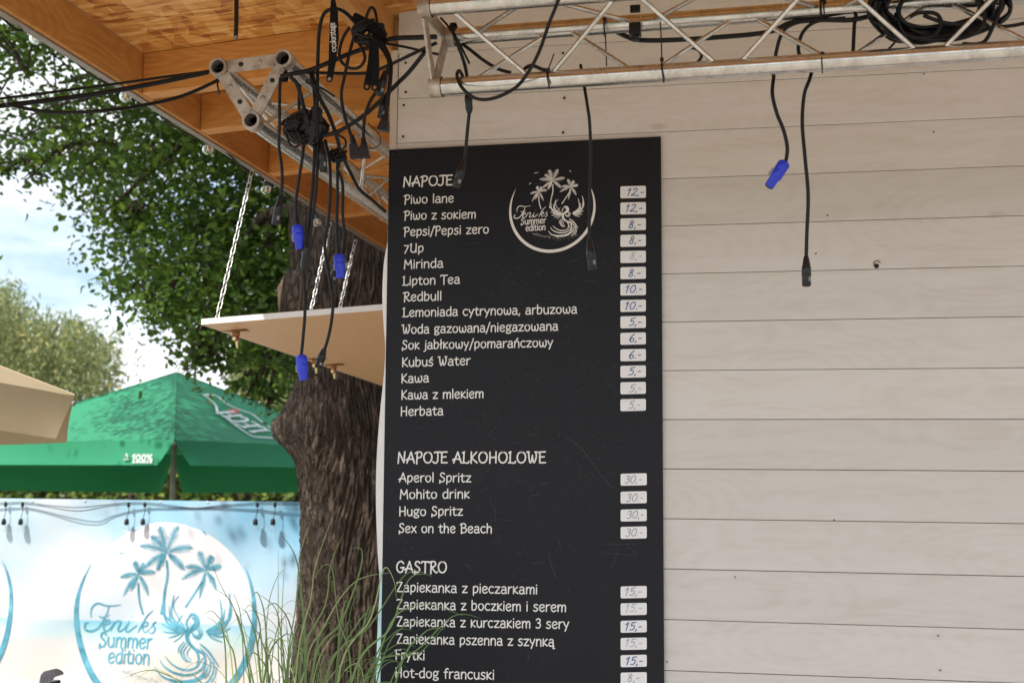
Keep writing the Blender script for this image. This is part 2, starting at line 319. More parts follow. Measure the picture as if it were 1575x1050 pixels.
# ------------------------------------------------------------ lettering: one-line handwriting glyphs
G = {
'a': (4.7, '~3.9,.9 2.6,0 .9,.2 .5,1.6 1.4,2.8 3.7,2.7|~.9,4.6 2.3,5.2 3.6,4.6 3.8,3 3.8,1 4.3,0'),
'b': (4.7, '.7,7.5 .6,.2|~.7,3.8 2,5.1 3.6,4.8 4.1,2.8 3.3,.5 1.7,0 .6,.5'),
'c': (4.3, '~3.8,4.6 2.4,5.2 .9,4.2 .4,2.3 1.3,.5 2.6,0 3.9,.6'),
'd': (4.8, '4.1,7.6 4.2,0|~4,4.6 2.6,5.1 1,4.2 .5,2.3 1.1,.4 2.4,0 4.1,1.4'),
'e': (4.6, '~.6,2.4 2.4,2.7 4,3.4 3.6,4.8 2.2,5.1 .8,4 .5,2 1.4,.3 2.8,0 4.1,.9'),
'f': (3.4, '~3.5,7.1 2.3,7.5 1.5,6.2 1.4,3 1.4,0|.3,4.6 3,4.9'),
'g': (4.7, '~3.9,4.5 2.2,5.2 .8,4.2 .9,2.4 2.3,1.9 3.6,2.8 3.6,4.2|~4.6,5.3 3.7,4.7|~1.3,2 .9,1 2.4,.6 4.1,.1 3.9,-1.2 2,-1.7 .6,-1.1 .8,-.2 1.6,.5'),
'h': (4.6, '.7,7.5 .6,0|~.7,3 1.7,4.8 3.1,4.9 3.9,3.6 3.9,1.6 3.8,-.2'),
'i': (1.5, '.8,4.9 .7,0|.8,6.6 .8,6.9'),
'j': (1.9, '~1.2,4.9 1.2,0 .9,-1.5 -.2,-2|1.3,6.6 1.3,6.9'),
'k': (4.2, '.7,5.4 .6,0|3.7,5.2 .8,2.5 3.9,.1'),
'l': (1.6, '.8,7.6 .8,0'),
'\u0142': (2.1, '1,7.6 1,0|.1,3.4 2,4.8'),
'm': (7, '.7,5 .6,0|~.7,3 1.7,4.8 3,4.9 3.6,3.6 3.6,0|~3.6,3 4.6,4.8 5.8,4.9 6.4,3.6 6.3,0'),
'n': (4.7, '.7,5 .6,0|~.7,3 1.8,4.8 3.2,4.9 4,3.6 4,-.2'),
'\u0144': (4.7, '.7,5 .6,0|~.7,3 1.8,4.8 3.2,4.9 4,3.6 4,-.2|2,6.1 3.2,7.4'),
'o': (4.9, '~2.6,5.1 1.1,4.4 .5,2.5 1.2,.6 2.5,0 3.9,.8 4.4,2.8 3.9,4.4 2.6,5.1'),
'p': (4.7, '.8,4.9 .7,-1.8|~.8,3.8 2.1,5.1 3.7,4.8 4.2,2.8 3.4,.7 1.9,.1 .7,.8'),
'r': (3.4, '.7,5 .6,0|~.6,2.8 1.5,4.5 3.3,5.1'),
's': (4, '~3.5,4.7 2.2,5.2 .9,4.5 1.2,3.2 2.7,2.5 3.5,1.4 2.7,.2 1.4,0 .3,.6'),
'\u015b': (4, '~3.5,4.7 2.2,5.2 .9,4.5 1.2,3.2 2.7,2.5 3.5,1.4 2.7,.2 1.4,0 .3,.6|2,6.1 3.2,7.4'),
't': (3.5, '~1.5,6.4 1.4,4 1.5,1 2.2,0 3.4,.4|.1,4.7 3.2,5'),
'u': (4.7, '~.6,5 .6,2 1.4,.2 2.7,0 3.8,1.4|4,5 4.1,0'),
'w': (6.4, '~.6,5 .7,1.8 1.5,.1 2.7,.4 3.2,2.2 3.2,3.8|~3.2,2 3.9,.2 5,.2 5.8,2 5.8,4.4 5.2,5.2'),
'y': (4.4, '~.4,5 1,3 2.2,1.6|4.1,5.1 1.3,-1.9'),
'z': (4.3, '.4,4.9 4,5|4,5 .5,.1|.5,.1 4.1,.2'),
'x': (4.3, '.5,5 4,.1|3.9,5 .4,0'),
'\u0105': (4.9, '~3.9,.9 2.6,0 .9,.2 .5,1.6 1.4,2.8 3.7,2.7|~.9,4.6 2.3,5.2 3.6,4.6 3.8,3 3.8,1 4.3,0|~4.3,0 3.6,-.9 4,-1.8 4.9,-1.6'),
'A': (5.6, '~.3,0 1.6,3.4 3.1,7.4|3.1,7.4 5.4,0|~-.3,1.9 1,2.7 3,2.6 5,2.1'),
'B': (5.2, '1,7.2 .8,-.6|~-.1,6.7 1.4,7.4 3.4,7.3 4.3,5.8 3.3,4.2 1.1,3.9|~1.1,3.9 3.6,3.9 4.8,2.3 3.9,.5 .9,0'),
'E': (4.9, '1,7.1 .9,.1|~0,7 2,7.3 4.6,7.4|1,3.9 3.9,4.1|.9,.1 4.7,.1'),
'F': (4.4, '1.1,7.1 1,-.3|~0,6.8 2,7.3 4.6,7.4|1,3.9 3.7,4.1'),
'G': (6, '~5.4,6 4,7.4 2,6.9 .6,4.6 .8,1.8 2.4,.1 4.2,.5 5.2,2.6 5.2,3.2|3.4,3.2 5.6,3.4'),
'H': (5.8, '.9,7.3 .8,-.2|5,7.5 4.9,0|.9,3.6 5,3.8'),
'J': (4.2, '~3,7.3 3,2 2.2,.2 .8,-.1 -.4,.8|~.6,7 2,7.3 4.6,7.4'),
'K': (5, '.9,7.4 .8,-.2|4.5,7.3 1,3.4 4.8,0'),
'L': (4.8, '1.2,7.4 1,.3|.2,6.8 1.6,7.4|~0,0 1.4,.1 4,-.1 4.7,1'),
'M': (6.8, '.6,-.4 1.2,7.3|~1.2,7.3 2.4,4.5 3.4,3|~3.4,3 4.6,4.7 5.6,7.2|5.6,7.2 6.2,-.3'),
'N': (5.8, '.5,-.3 1.1,7.2|1.1,7.2 4.5,.2|4.5,.2 5.1,7.6'),
'O': (6.6, '~3.4,7.3 1.4,6.4 .5,3.7 1.4,.9 3.3,0 5.2,1 6.1,3.8 5.3,6.4 3.4,7.3'),
'P': (4.8, '1.3,7 .9,-.7|~-.1,6.5 1.6,7.4 3.8,7.2 4.5,5.5 3.4,3.8 1.2,3.3'),
'R': (5.3, '1.3,7 .9,-.8|~-.2,6.6 1.6,7.4 3.7,7.2 4.4,5.6 3.2,4 1.3,3.5|~1.8,3.4 3.2,1.4 4.6,0 5.6,.5'),
'S': (4.8, '~4.3,6.4 3.2,7.4 1.6,7 1.2,5.4 2.4,4.1 4,2.9 3.9,1 2.2,0 .6,.8|.6,1.4 .6,-1'),
'T': (5.3, '2.9,7.1 2.7,-.5|~.1,6.4 .7,7.3 3,7.2 5.6,7.2'),
'U': (5.9, '~.2,6.4 1.3,7.4 .9,4 1,1.5 2.4,0 4.2,.6 5,3|5.1,7.4 5,0'),
'W': (7, '~.1,7.2 1,7.2 1.2,4 2,.1 3,1.6 3.6,5|~3.6,3.6 4.3,.2 5.4,1.4 6.2,4.6 5.8,7.2|5.2,7.3 6.8,7.2|-.2,7.2 1.4,7.3'),
'Z': (5, '~.3,6.8 1.5,7.3 4.4,7.2|4.4,7.2 .7,.2|~.7,.2 2.5,0 4.8,.1'),
'C': (5.4, '~5,6.2 3.4,7.4 1.5,6.4 .6,3.7 1.4,.9 3.3,0 5,1.2'),
'0': (5, '~2.7,7.2 1.2,6 .5,3.6 1.1,.9 2.4,0 3.9,1.2 4.5,3.8 4,6.2 2.7,7.2'),
'1': (3.2, '~.3,5.4 1.4,6.4 2.2,7.4|2.2,7.4 1.4,0'),
'2': (4.6, '~.8,5.8 1.8,7.2 3.6,6.8 3.6,4.8 2,2.2 .3,.2|~.3,.2 2.4,.4 4.4,.1'),
'3': (4.2, '~.6,6.2 2,7.2 3.6,6.4 3.2,4.6 1.8,4|~1.8,4 3.6,3.2 3.6,1.2 2,0 .4,.6'),
'5': (4.4, '~4.2,7.3 2.6,7 1.4,7.1|1.4,7.1 1.1,4.2|~1.1,4.2 3,4.5 3.8,2.6 2.8,.4 .5,.3'),
'6': (4.2, '~3.2,7.4 1.6,5.6 .6,3 .9,.8 2.2,0 3.6,1.2 3.2,3 1.8,3.4 .8,2'),
'7': (4.4, '.6,6 3.8,5.8|~3.8,5.8 2.4,2.4 1,-.6'),
'8': (4.4, '~3.4,6 2.4,7.3 1.2,6.4 1.4,4.8 3,3.2 3.4,1.2 2,0 .8,1.2 1.4,3.2 3,4.8 3.4,6'),
'%': (6.6, '~1.6,7.2 .5,5.8 1.6,4.4 2.7,5.8 1.6,7.2|~5,2.8 3.9,1.4 5,0 6.1,1.4 5,2.8|5.4,7.2 1.2,0'),
',': (1.6, '.9,.5 .3,-1.2'), '.': (1.5, '.7,.1 .7,.4'), '-': (2.6, '.3,2.8 2.3,2.9'), '/': (3.2, '3.2,7.9 .1,-1.4'), ' ': (2.9, ''),
}
def strokes(txt):
    out = []; x = 0
    for ch in txt:
        adv, ss = G[ch]
        for s in ss.split('|'):
            if not s: continue
            sm = s[0] == '~'; P = [Vector((float(a.split(',')[0])+x, float(a.split(',')[1]), 0)) for a in s.lstrip('~').split()]
            if sm: out.append(cat(P, 5))
            else: out += [[P[i], P[i+1]] for i in range(len(P)-1)]
        x += adv+.55
    return out, x-.55
LAYER = [0]
def ribbon(mb, P, wid, fn, step=.00003, caps=True, mi=0):
    """flat pen stroke through 2-D points P; wid(t) half-width; fn maps (u,v,layer)->3-D"""
    LAYER[0] = (LAYER[0]+1) % 16; ly = LAYER[0]*step
    n = len(P); vs = []; wf = wid if callable(wid) else (lambda t: wid)
    for i in range(n):
        t = (P[min(i+1, n-1)]-P[max(i-1, 0)]); t = t.normalized() if t.length > 1e-9 else Vector((1, 0, 0))
        q = Vector((-t.y, t.x, 0))*wf(i/max(1, n-1)); vs += [P[i]+q, P[i]-q]
    fs = [(2*i, 2*i+1, 2*i+3, 2*i+2) for i in range(n-1)]
    if caps:
        for e, sg in ((0, -1), (n-1, 1)):
            c = P[e]; a = vs[2*e]; q = a-c; tdir = Vector((q.y, -q.x, 0))*sg
            b = len(vs); arc = [c+q*math.cos(k*math.pi/5)+tdir*math.sin(k*math.pi/5) for k in range(1, 5)]
            vs += arc; fs.append(tuple([2*e]+list(range(b, b+4))+[2*e+1]))
    mb.add([fn(v.x, v.y, ly) for v in vs], fs, mi=mi)
def write(mb, txt, P0, P1, h, nrm, pen, step=.00003, slant=0, off=0.0, mi=0):
    """lettering between two 3-D points on a surface with outward normal nrm"""
    P0, P1, nrm = Vector(P0), Vector(P1), Vector(nrm).normalized(); u = (P1-P0); ln = u.length; u.normalize(); v = nrm.cross(u)
    st, adv = strokes(txt); sx = ln/adv; sy = h/7.4
    for s in st:
        Q = [Vector((p.x*sx+p.y*sy*slant, p.y*sy, 0)) for p in s]
        ribbon(mb, Q, pen, lambda a, b, l: P0+u*a+v*b+nrm*(off+l), step, mi=mi)

# ------------------------------------------------------------ ground
me = MB(); me.box(-400, 400, -400, 400, -.5, 0); o = me.obj('ground', M_grassg); o['kind'] = 'structure'
me = MB(); me.box(-14, 12, -14, 9.5, .0, .004); o = me.obj('pavement', M_ground); o['kind'] = 'structure'

# ------------------------------------------------------------ kiosk
WY = 3.5; XL = -1.045
kiosk = thing('kiosk', 'whitewashed timber kiosk with orange chipboard roof overhang and horizontal wall planks', 'kiosk', (XL, WY, 0))
PH = .135
def plankmesh():
    mb = MB(); x0, x1 = XL+.022, 3.4
    prof = [(.018, .0005), (.0035, .0005), (.0015, .0009), (0, .0024), (0, .1333), (.0010, .1343), (.018, .1343)]
    vs = [(x0, y, z) for y, z in prof]+[(x1, y, z) for y, z in prof]; n = len(prof)
    fs = [(i, i+1, n+i+1, n+i) for i in range(n-1)]+[tuple(range(n-1, -1, -1)), tuple(range(n, 2*n))]
    mb.add(vs, fs); return mb.mesh('plank', M_wall)
pm = plankmesh(); zt = 1.112+H+PH
for k in range(-1, 20):
    o = link('plank', pm, kiosk, (random.uniform(-.004, .004), WY+random.uniform(0, .0016), zt-PH*(k+1)+.0))
    o.name = 'plank'
mb = MB(); zb = zt+PH
mb.add([(XL+.022, WY+.001, zb), (3.4, WY+.001, zb), (3.4, WY+.001, zb+.34), (XL+.12, WY+.001, zb), (XL+.022, WY+.018, zb), (3.4, WY+.018, zb), (3.4, WY+.018, zb+.34)],
       [(0, 1, 2), (4, 6, 5)]); mb.obj('gable_infill', M_wall, kiosk)
mb = MB(); mb.box(XL+.03, 3.4, WY+.0185, WY+.03, 0, zb); mb.obj('wall_backing', M_dark, kiosk)
mb = MB(); mb.box(XL, XL+.0205, WY-.006, WY+.06, 0, 1.258+H, .001); mb.obj('corner_trim', M_trim, kiosk)
mb = MB(); mb.box(XL+.002, XL+.0205, WY+.061, 8.2, 0, 1.25+H); mb.obj('side_wall', M_wall, kiosk)
mb = MB(); mb.box(XL+.03, 3.4, 8.1, 8.2, 0, 1.38+H); mb.obj('rear_wall', M_wall, kiosk)
# nails and little knot holes
nm = MB(); nm.lathe((0, 0, 0), (0, 1, 0), [(-.0012, .0036), (.001, .0036)], 10); nmesh = nm.mesh('nail', M_dark)
for p in [(624, 97), (624, 142), (621, 162), (620, 210), (866, 82), (868, 151), (866, 204), (1421, 114), (1436, 203), (1131, 887), (1443, 977), (1446, 1030), (1018+8, 1017), (1283, 799), (1575-24, 88), (1273, 331), (1255, 390)]:
    q = R(*p, WY-.0005); o = link('nail', nmesh, kiosk, q); o.scale = (1, 1, 1) if p[0] < 870 else (.55, 1, .55)
mb = MB(); q = R(1348, 409, WY); mb.lathe(q, (0, 1, 0), [(-.0008, .0068), (.001, .0068)], 14); mb.obj('drilled_hole', M_dark, kiosk)
mb = MB(); q = R(1349, 406, WY); mb.tube([q+Vector((math.cos(a)*.0085, -.0012, math.sin(a)*.0085)) for a in np.linspace(.3, 3.4, 10)], .0016, 6); mb.obj('splinter', M_cut, kiosk)
# roof: slopes up to the right
XF = -1.856; SL = .078
def cz(x): return 1.308+H+SL*(x-XF)
def roofbox(x0, x1, y0, y1, up0, up1, ch=0.0):
    mb = MB(); mb.hexa([Vector((x, y, cz(x)+z)) for x in (x0, x1) for y in (y0, y1) for z in (up0, up1)], ch); return mb
X1 = 3.7
for y0, y1 in ((.90, 3.08), (3.083, 5.5), (5.503, 8.6)):
    roofbox(XF+.0, X1, y0, y1, .0, .018).obj('chipboard_panel', M_osb, kiosk)
roofbox(XF-.06, X1+.05, .85, 8.65, .019, .045).obj('roof_cover', M_strip, kiosk)
for y in (.90, 1.65, 2.44):
    roofbox(XF+.001, X1, y, y+.06, -.13, -.001, .002).obj('rafter', M_raf, kiosk)
for y in (3.53, 3.95, 4.57, 5.38, 6.4, 7.4):
    roofbox(XF+.001, XL-.001, y, y+.06, -.13, -.001, .002).obj('rafter', M_raf, kiosk)
mb = MB(); mb.hexa([Vector((x, y, (1.253+H if z == 0 else cz(x)-.001))) for x in (XL-.058, XL+.001) for y in (.961, WY+.02) for z in (0, 1)], .002)
mb.obj('roof_beam', M_fas, kiosk)
for y0, y1 in ((.90, 1.99), (1.992, 5.7), (5.702, 8.6)):
    roofbox(XF-.03, XF, y0, y1, -.131, .0, .002).obj('fascia', M_fas, kiosk)
roofbox(XF-.046, XF-.031, .90, 8.6, -.128, .0, .001).obj('outer_fascia', M_fas, kiosk)
roofbox(XF-.034, XF-.012, .90, 8.6, -.137, -.1315, .001).obj('drip_edge', M_strip, kiosk)

# hatch
hatch_z = lambda x, y: (.538 + .0608*(x+1.85) - .0235*(y-4.02)) + H
mb = MB(); mb.hexa([Vector((x, y, hatch_z(x, y)+z)) for x in (-1.855, XL-.012) for y in (4.02, 6.35) for z in (-.0215, 0)], .001)
mb2 = MB()
hh = mb.obj('serving_hatch', [M_ply], kiosk)
mb = MB(); mb.hexa([Vector((x, y, hatch_z(x, y)+z)) for x in (-1.855, XL-.012) for y in (4.0165, 4.0195) for z in (-.0205, -.001)], 0); mb.obj('painted_edge', M_white, hh)
mb = MB(); mb.hexa([Vector((x, y, hatch_z(x, y)+z)) for x in (-1.8585, -1.8555) for y in (4.0195, 6.35) for z in (-.0205, -.001)], 0); mb.obj('painted_edge', M_white, hh)
def latch(y, x):
    z = hatch_z(x, y)-.0225; mb = MB()
    mb.box(x-.045, x+.045, y-.016, y+.016, z-.003, z, .0008); mb.box(x-.012, x+.012, y-.009, y+.009, z-.022, z-.003, .002)
    mb.tube([(x, y-.013, z-.03), (x, y+.013, z-.03)], .010, 12)
    l = mb.obj('latch', M_brass, kiosk)
    mb = MB(); mb.lathe((x+.004, y, z-.036), (.1, 0, -1), [(0, .006), (.012, .006), (.018, .0045), (.026, .004)], 10); mb.obj('bolt_end', M_zinc, l)
    mb = MB(); mb.tube([(x, y-.0135, z-.03), (x, y-.0155, z-.03)], .006, 12); mb.obj('rivet', M_zinc, l)
latch(4.18, -1.80); latch(5.02, -1.805); latch(5.24, -1.80)
# chains
lm = MB(); ring = []
for k in range(16):
    a = 2*math.pi*k/16; ring.append(Vector((math.cos(a)*.0075, 0, math.sin(a)*.0075+(.0095 if math.sin(a) > 0 else -.0095))))
lm.tube(ring, .0018, 6, closed=True); lmesh = lm.mesh('link', M_steel)
def chain(a, b):
    a, b = Vector(a), Vector(b); d = b-a; n = int(d.length/.0285); e = thing('chain', None, None, a); e.parent = kiosk; e.location = a-W[kiosk.name]
    del W[e.name]; W[e.name] = a
    for i in range(n):
        p = a+d*((i+.5)/n); o = link('link', lmesh, e, p); o.rotation_euler = (d.to_track_quat('Z', 'Y') @ Matrix.Rotation((i % 2)*math.pi/2+.2, 3, 'Z').to_quaternion()).to_euler()
chain(R(388, 262, 4.40), (-1.85, 4.12, hatch_z(-1.85, 4.12)))
chain(R(508, 343, 5.28), (-1.85, 4.98, hatch_z(-1.85, 4.98)))
chain(R(547, 370, 5.62), (-1.85, 5.30, hatch_z(-1.85, 5.30)))

# ------------------------------------------------------------ white side banner curling past the board edge
sb = MB(); prof = [(372, 597), (400, 591), (450, 588), (500, 590), (540, 593), (580, 590), (640, 584), (700, 579.5), (760, 578), (820, 579.5), (860, 581.5), (900, 584), (960, 581), (1050, 578), (1120, 578)]
vs = []
Pp = cat([Vector((x, y, 0)) for y, x in prof], 5)
for p in Pp:
    e = R(p.x, p.y, WY+.004)
    vs += [Vector((XL+.004, WY-.0075, e.z)), Vector(((XL+e.x)/2, WY-.004, e.z)), Vector((e.x, e.y, e.z)), Vector((e.x+.006, e.y+.02, e.z)), Vector((XL-.0005, WY+.05, e.z))]
for i in range(len(Pp)-1): sb.f += [(i*5+k, i*5+k+1, i*5+5+k+1, i*5+5+k) for k in range(4)]; sb.sm += [True]*4; sb.mi += [0 if Pp[i].y < 872 else 1]*4
sb.v = [tuple(v) for v in vs]
M_sb2 = simple('blue_white_print', (.42, .66, .80), .4, var=.45, sc=7)
o = sb.obj('side_banner', [M_white, M_sb2]); tag(o, 'white vinyl banner edge curling out past the left side of the black menu board', 'banner')

# ------------------------------------------------------------ menu board
BY = WY-.0095; NB = Vector((0, -1, 0))
board = thing('menu_board', 'tall black drinks and food price board with white handwriting screwed to the plank wall', 'menu board', R(800, 1050, BY))
def RB(x, y, o=0): return R(x, y, BY-o)
c4 = [RB(598.5, 230.5), RB(1016.5, 210), RB(1022.5, 1200), RB(582.5, 1200)]
mb = MB(); P = []
for a in (0, 1):
    for b in (0, .003):
        for t2 in (3 if a == 0 else 2, 0 if a == 0 else 1): P.append(c4[t2]+Vector((0, b, 0)))
mb.hexa(P, .0004); mb.obj('board_panel', M_board, board)
LINES = [('NAPOJE', 620, 287, 696, 284.5, 16, 1.3), ('Piwo lane', 621.5, 313.5, 698, 311, 14, 1), ('Piwo z sokiem', 621.5, 338, 732, 335.7, 14, 1), ('Pepsi/Pepsi zero', 621, 363, 752, 358.6, 14, 1),
('7Up', 621, 388.6, 651.7, 387.7, 14, 1), ('Mirinda', 621, 413, 682, 411, 14, 1), ('Lipton Tea', 619.5, 438.6, 707.5, 435.7, 14, 1), ('Redbull', 620.5, 463, 679.5, 461.5, 14, 1),
('Lemoniada cytrynowa, arbuzowa', 619.5, 487, 887.7, 481.5, 14, 1), ('Woda gazowana/niegazowana', 618.5, 513, 858.6, 507.7, 14, 1), ('Sok jab\u0142kowy/pomara\u0144czowy', 618, 537, 850.6, 533, 14, 1),
('Kubu\u015b Water', 618, 563.7, 723.7, 560.6, 14, 1), ('Kawa', 617, 588.6, 660, 587, 14, 1), ('Kawa z mlekiem', 617, 613.7, 744, 611.4, 14, 1), ('Herbata', 616, 639, 682, 637.7, 14, 1),
('NAPOJE ALKOHOLOWE', 611.4, 711.4, 839.4, 711.4, 17, 1.3), ('Aperol Spritz', 614, 740.6, 724.6, 740.8, 14, 1), ('Mohito drink', 614.7, 766.3, 722.4, 765.6, 14, 1), ('Hugo Spritz', 613.6, 792.7, 711.9, 792, 14, 1),
('Sex on the Beach', 613, 818.4, 757, 819, 14, 1), ('GASTRO', 609.4, 879.7, 687.6, 880, 17, 1.3), ('Zapiekanka z pieczarkami', 610, 909, 826.7, 912.8, 14.5, 1), ('Zapiekanka z boczkiem i serem', 610, 935.4, 871, 940, 14.5, 1),
('Zapiekanka z kurczakiem 3 sery', 610, 961.8, 875.3, 966, 14.5, 1), ('Zapiekanka pszenna z szynk\u0105', 610, 988.5, 853, 993, 14.5, 1), ('Frytki', 607.6, 1013, 653.4, 1014, 14.5, 1), ('Hot-dog francuski', 607.6, 1040.5, 760.5, 1044, 14.5, 1)]
for tx, x0, y0, x1, y1, hp, bold in LINES:
    mb = MB(); write(mb, tx, RB(x0, y0), RB(x1, y1), hp*BY/F, NB, .00172*(1.25 if bold > 1 else 1), off=.0006)
    mb.obj('lettering', M_chalk, board)
PR = [(296, '12,-', 0), (320.9, '12,-', 0), (345.4, '8,-', 0), (370.6, '8,-', 0), (395.4, '8,-', 1), (420.3, '8.-', 0), (445.4, '10.-', 0), (470.6, '10.-', 0), (495.7, '5,-', 0), (521, '6,-', 0), (546.3, '6.-', 0),
      (571.7, '5,-', 0), (597, '5,-', 2), (622.9, '5,-', 2), (737.4, '30,-', 2), (764.9, '30.-', 2), (792.4, '30,-', 2), (819, '30.-', 2), (910.4, '15,-', 2), (936.4, '15,-', 1), (963.2, '15,-', 0), (989.6, '15,-', 1), (1016, '15,-', 0), (1042.8, '8,-', 2)]
def rrect(mb, a, b, c, d, r, th):
    # a=lower-left b=lower-right c=upper-right d=upper-left on the board
    cx = (a+b+c+d)/4; u = (b-a).normalized(); v = (d-a).normalized(); hw = (b-a).length/2; hhh = (d-a).length/2; pts = []
    for sx, sy, a0 in ((1, -1, -90), (1, 1, 0), (-1, 1, 90), (-1, -1, 180)):
        for k in range(5):
            an = math.radians(a0+k*22.5); pts.append(cx+u*(sx*(hw-r)+math.cos(an)*r)+v*(sy*(hhh-r)+math.sin(an)*r))
    n = len(pts); mb.add([p-Vector((0, th, 0)) for p in pts]+pts, [tuple(range(n))]+[(i, i+n, (i+1) % n+n, (i+1) % n) for i in range(n)])
for yc, tx, ik in PR:
    x0, x1 = (954.3, 993.4) if yc < 700 else (954.6, 994.8); hp = 9.2
    mb = MB(); rrect(mb, RB(x0, yc+hp), RB(x1, yc+hp-.8), RB(x1, yc-hp-.8), RB(x0, yc-hp), .0042, .0007); st = mb.obj('price_sticker', M_stick, board)
    wd = 26 if len(tx) > 3 else 19; xa = 974-wd/2+random.uniform(-2, 2)+1; j = random.uniform(-1, 1)
    mb = MB(); write(mb, tx, RB(xa, yc+5+j), RB(xa+wd, yc+4+j), 11.5*BY/F, NB, .00135 if ik == 0 else .0010, slant=.28, off=.0011); mb.obj('handwritten_price', M_ink[ik], st)
sm_ = MB(); sm_.lathe((0, 0, 0), (0, 1, 0), [(-.0022, .0026), (-.0012, .0045), (.001, .0048)], 12); smesh = sm_.mesh('screw', M_blk2)
for p in [(606, 237), (772, 228), (601.5, 407), (597, 572), (595, 805), (592, 993), (1007, 455), (1008.5, 607.5), (1010, 834), (1013, 1006), (1008, 221)]:
    q = RB(*p); link('screw', smesh, board, q)
# scratches in the black face
mb = MB()
def scr(P, w=.0004): ribbon(mb, [Vector((p[0], p[1], 0)) for p in cat([(*p, 0) for p in P], 6)], lambda t: w*(1-abs(2*t-1)**3)+.00005, lambda a, b, l: RB(a, b, .0004+l) if False else RBuv(a, b, l), caps=False)
def RBuv(a, b, l): return Vector((a, BY-.0004-l, b))
def scrp(P, w=.0004): scr([(RB(*p).x, RB(*p).z) for p in P], w)
scrp([(868, 668), (895, 690), (918, 722), (948, 757)], .0004); scrp([(843, 848), (848, 868), (856, 888)], .0004); scrp([(925, 836), (960, 836), (985, 836)], .0003); scrp([(926, 850), (955, 852), (980, 856)], .0003)
scrp([(950, 842), (946, 860), (940, 872)], .0003); scrp([(963, 838), (972, 845), (981, 856)], .0003); scrp([(943, 251), (952, 278)], .0003); scrp([(905, 770), (925, 800)], .0002); scrp([(803, 750), (818, 780)], .0003)
for i in range(110):
    x = random.choice([random.gauss(790, 55), random.gauss(860, 70), random.uniform(610, 1010)]); y = random.choice([random.gauss(500, 60), random.gauss(780, 90), random.uniform(230, 1050)])
    if not (606 < x < 1008 and 240 < y < 1050): continue
    a = random.choice([random.gauss(-.25, .2), random.gauss(1.1, .25)]); ln = random.uniform(4, 26); scrp([(x, y), (x+math.cos(a)*ln/2, y+math.sin(a)*ln/2+random.uniform(-1, 1)), (min(1010, x+math.cos(a)*ln), y+math.sin(a)*ln)], random.choice([.00012, .00018, .00026]))
mb.obj('scratches', M_scr, board, 'stuff')

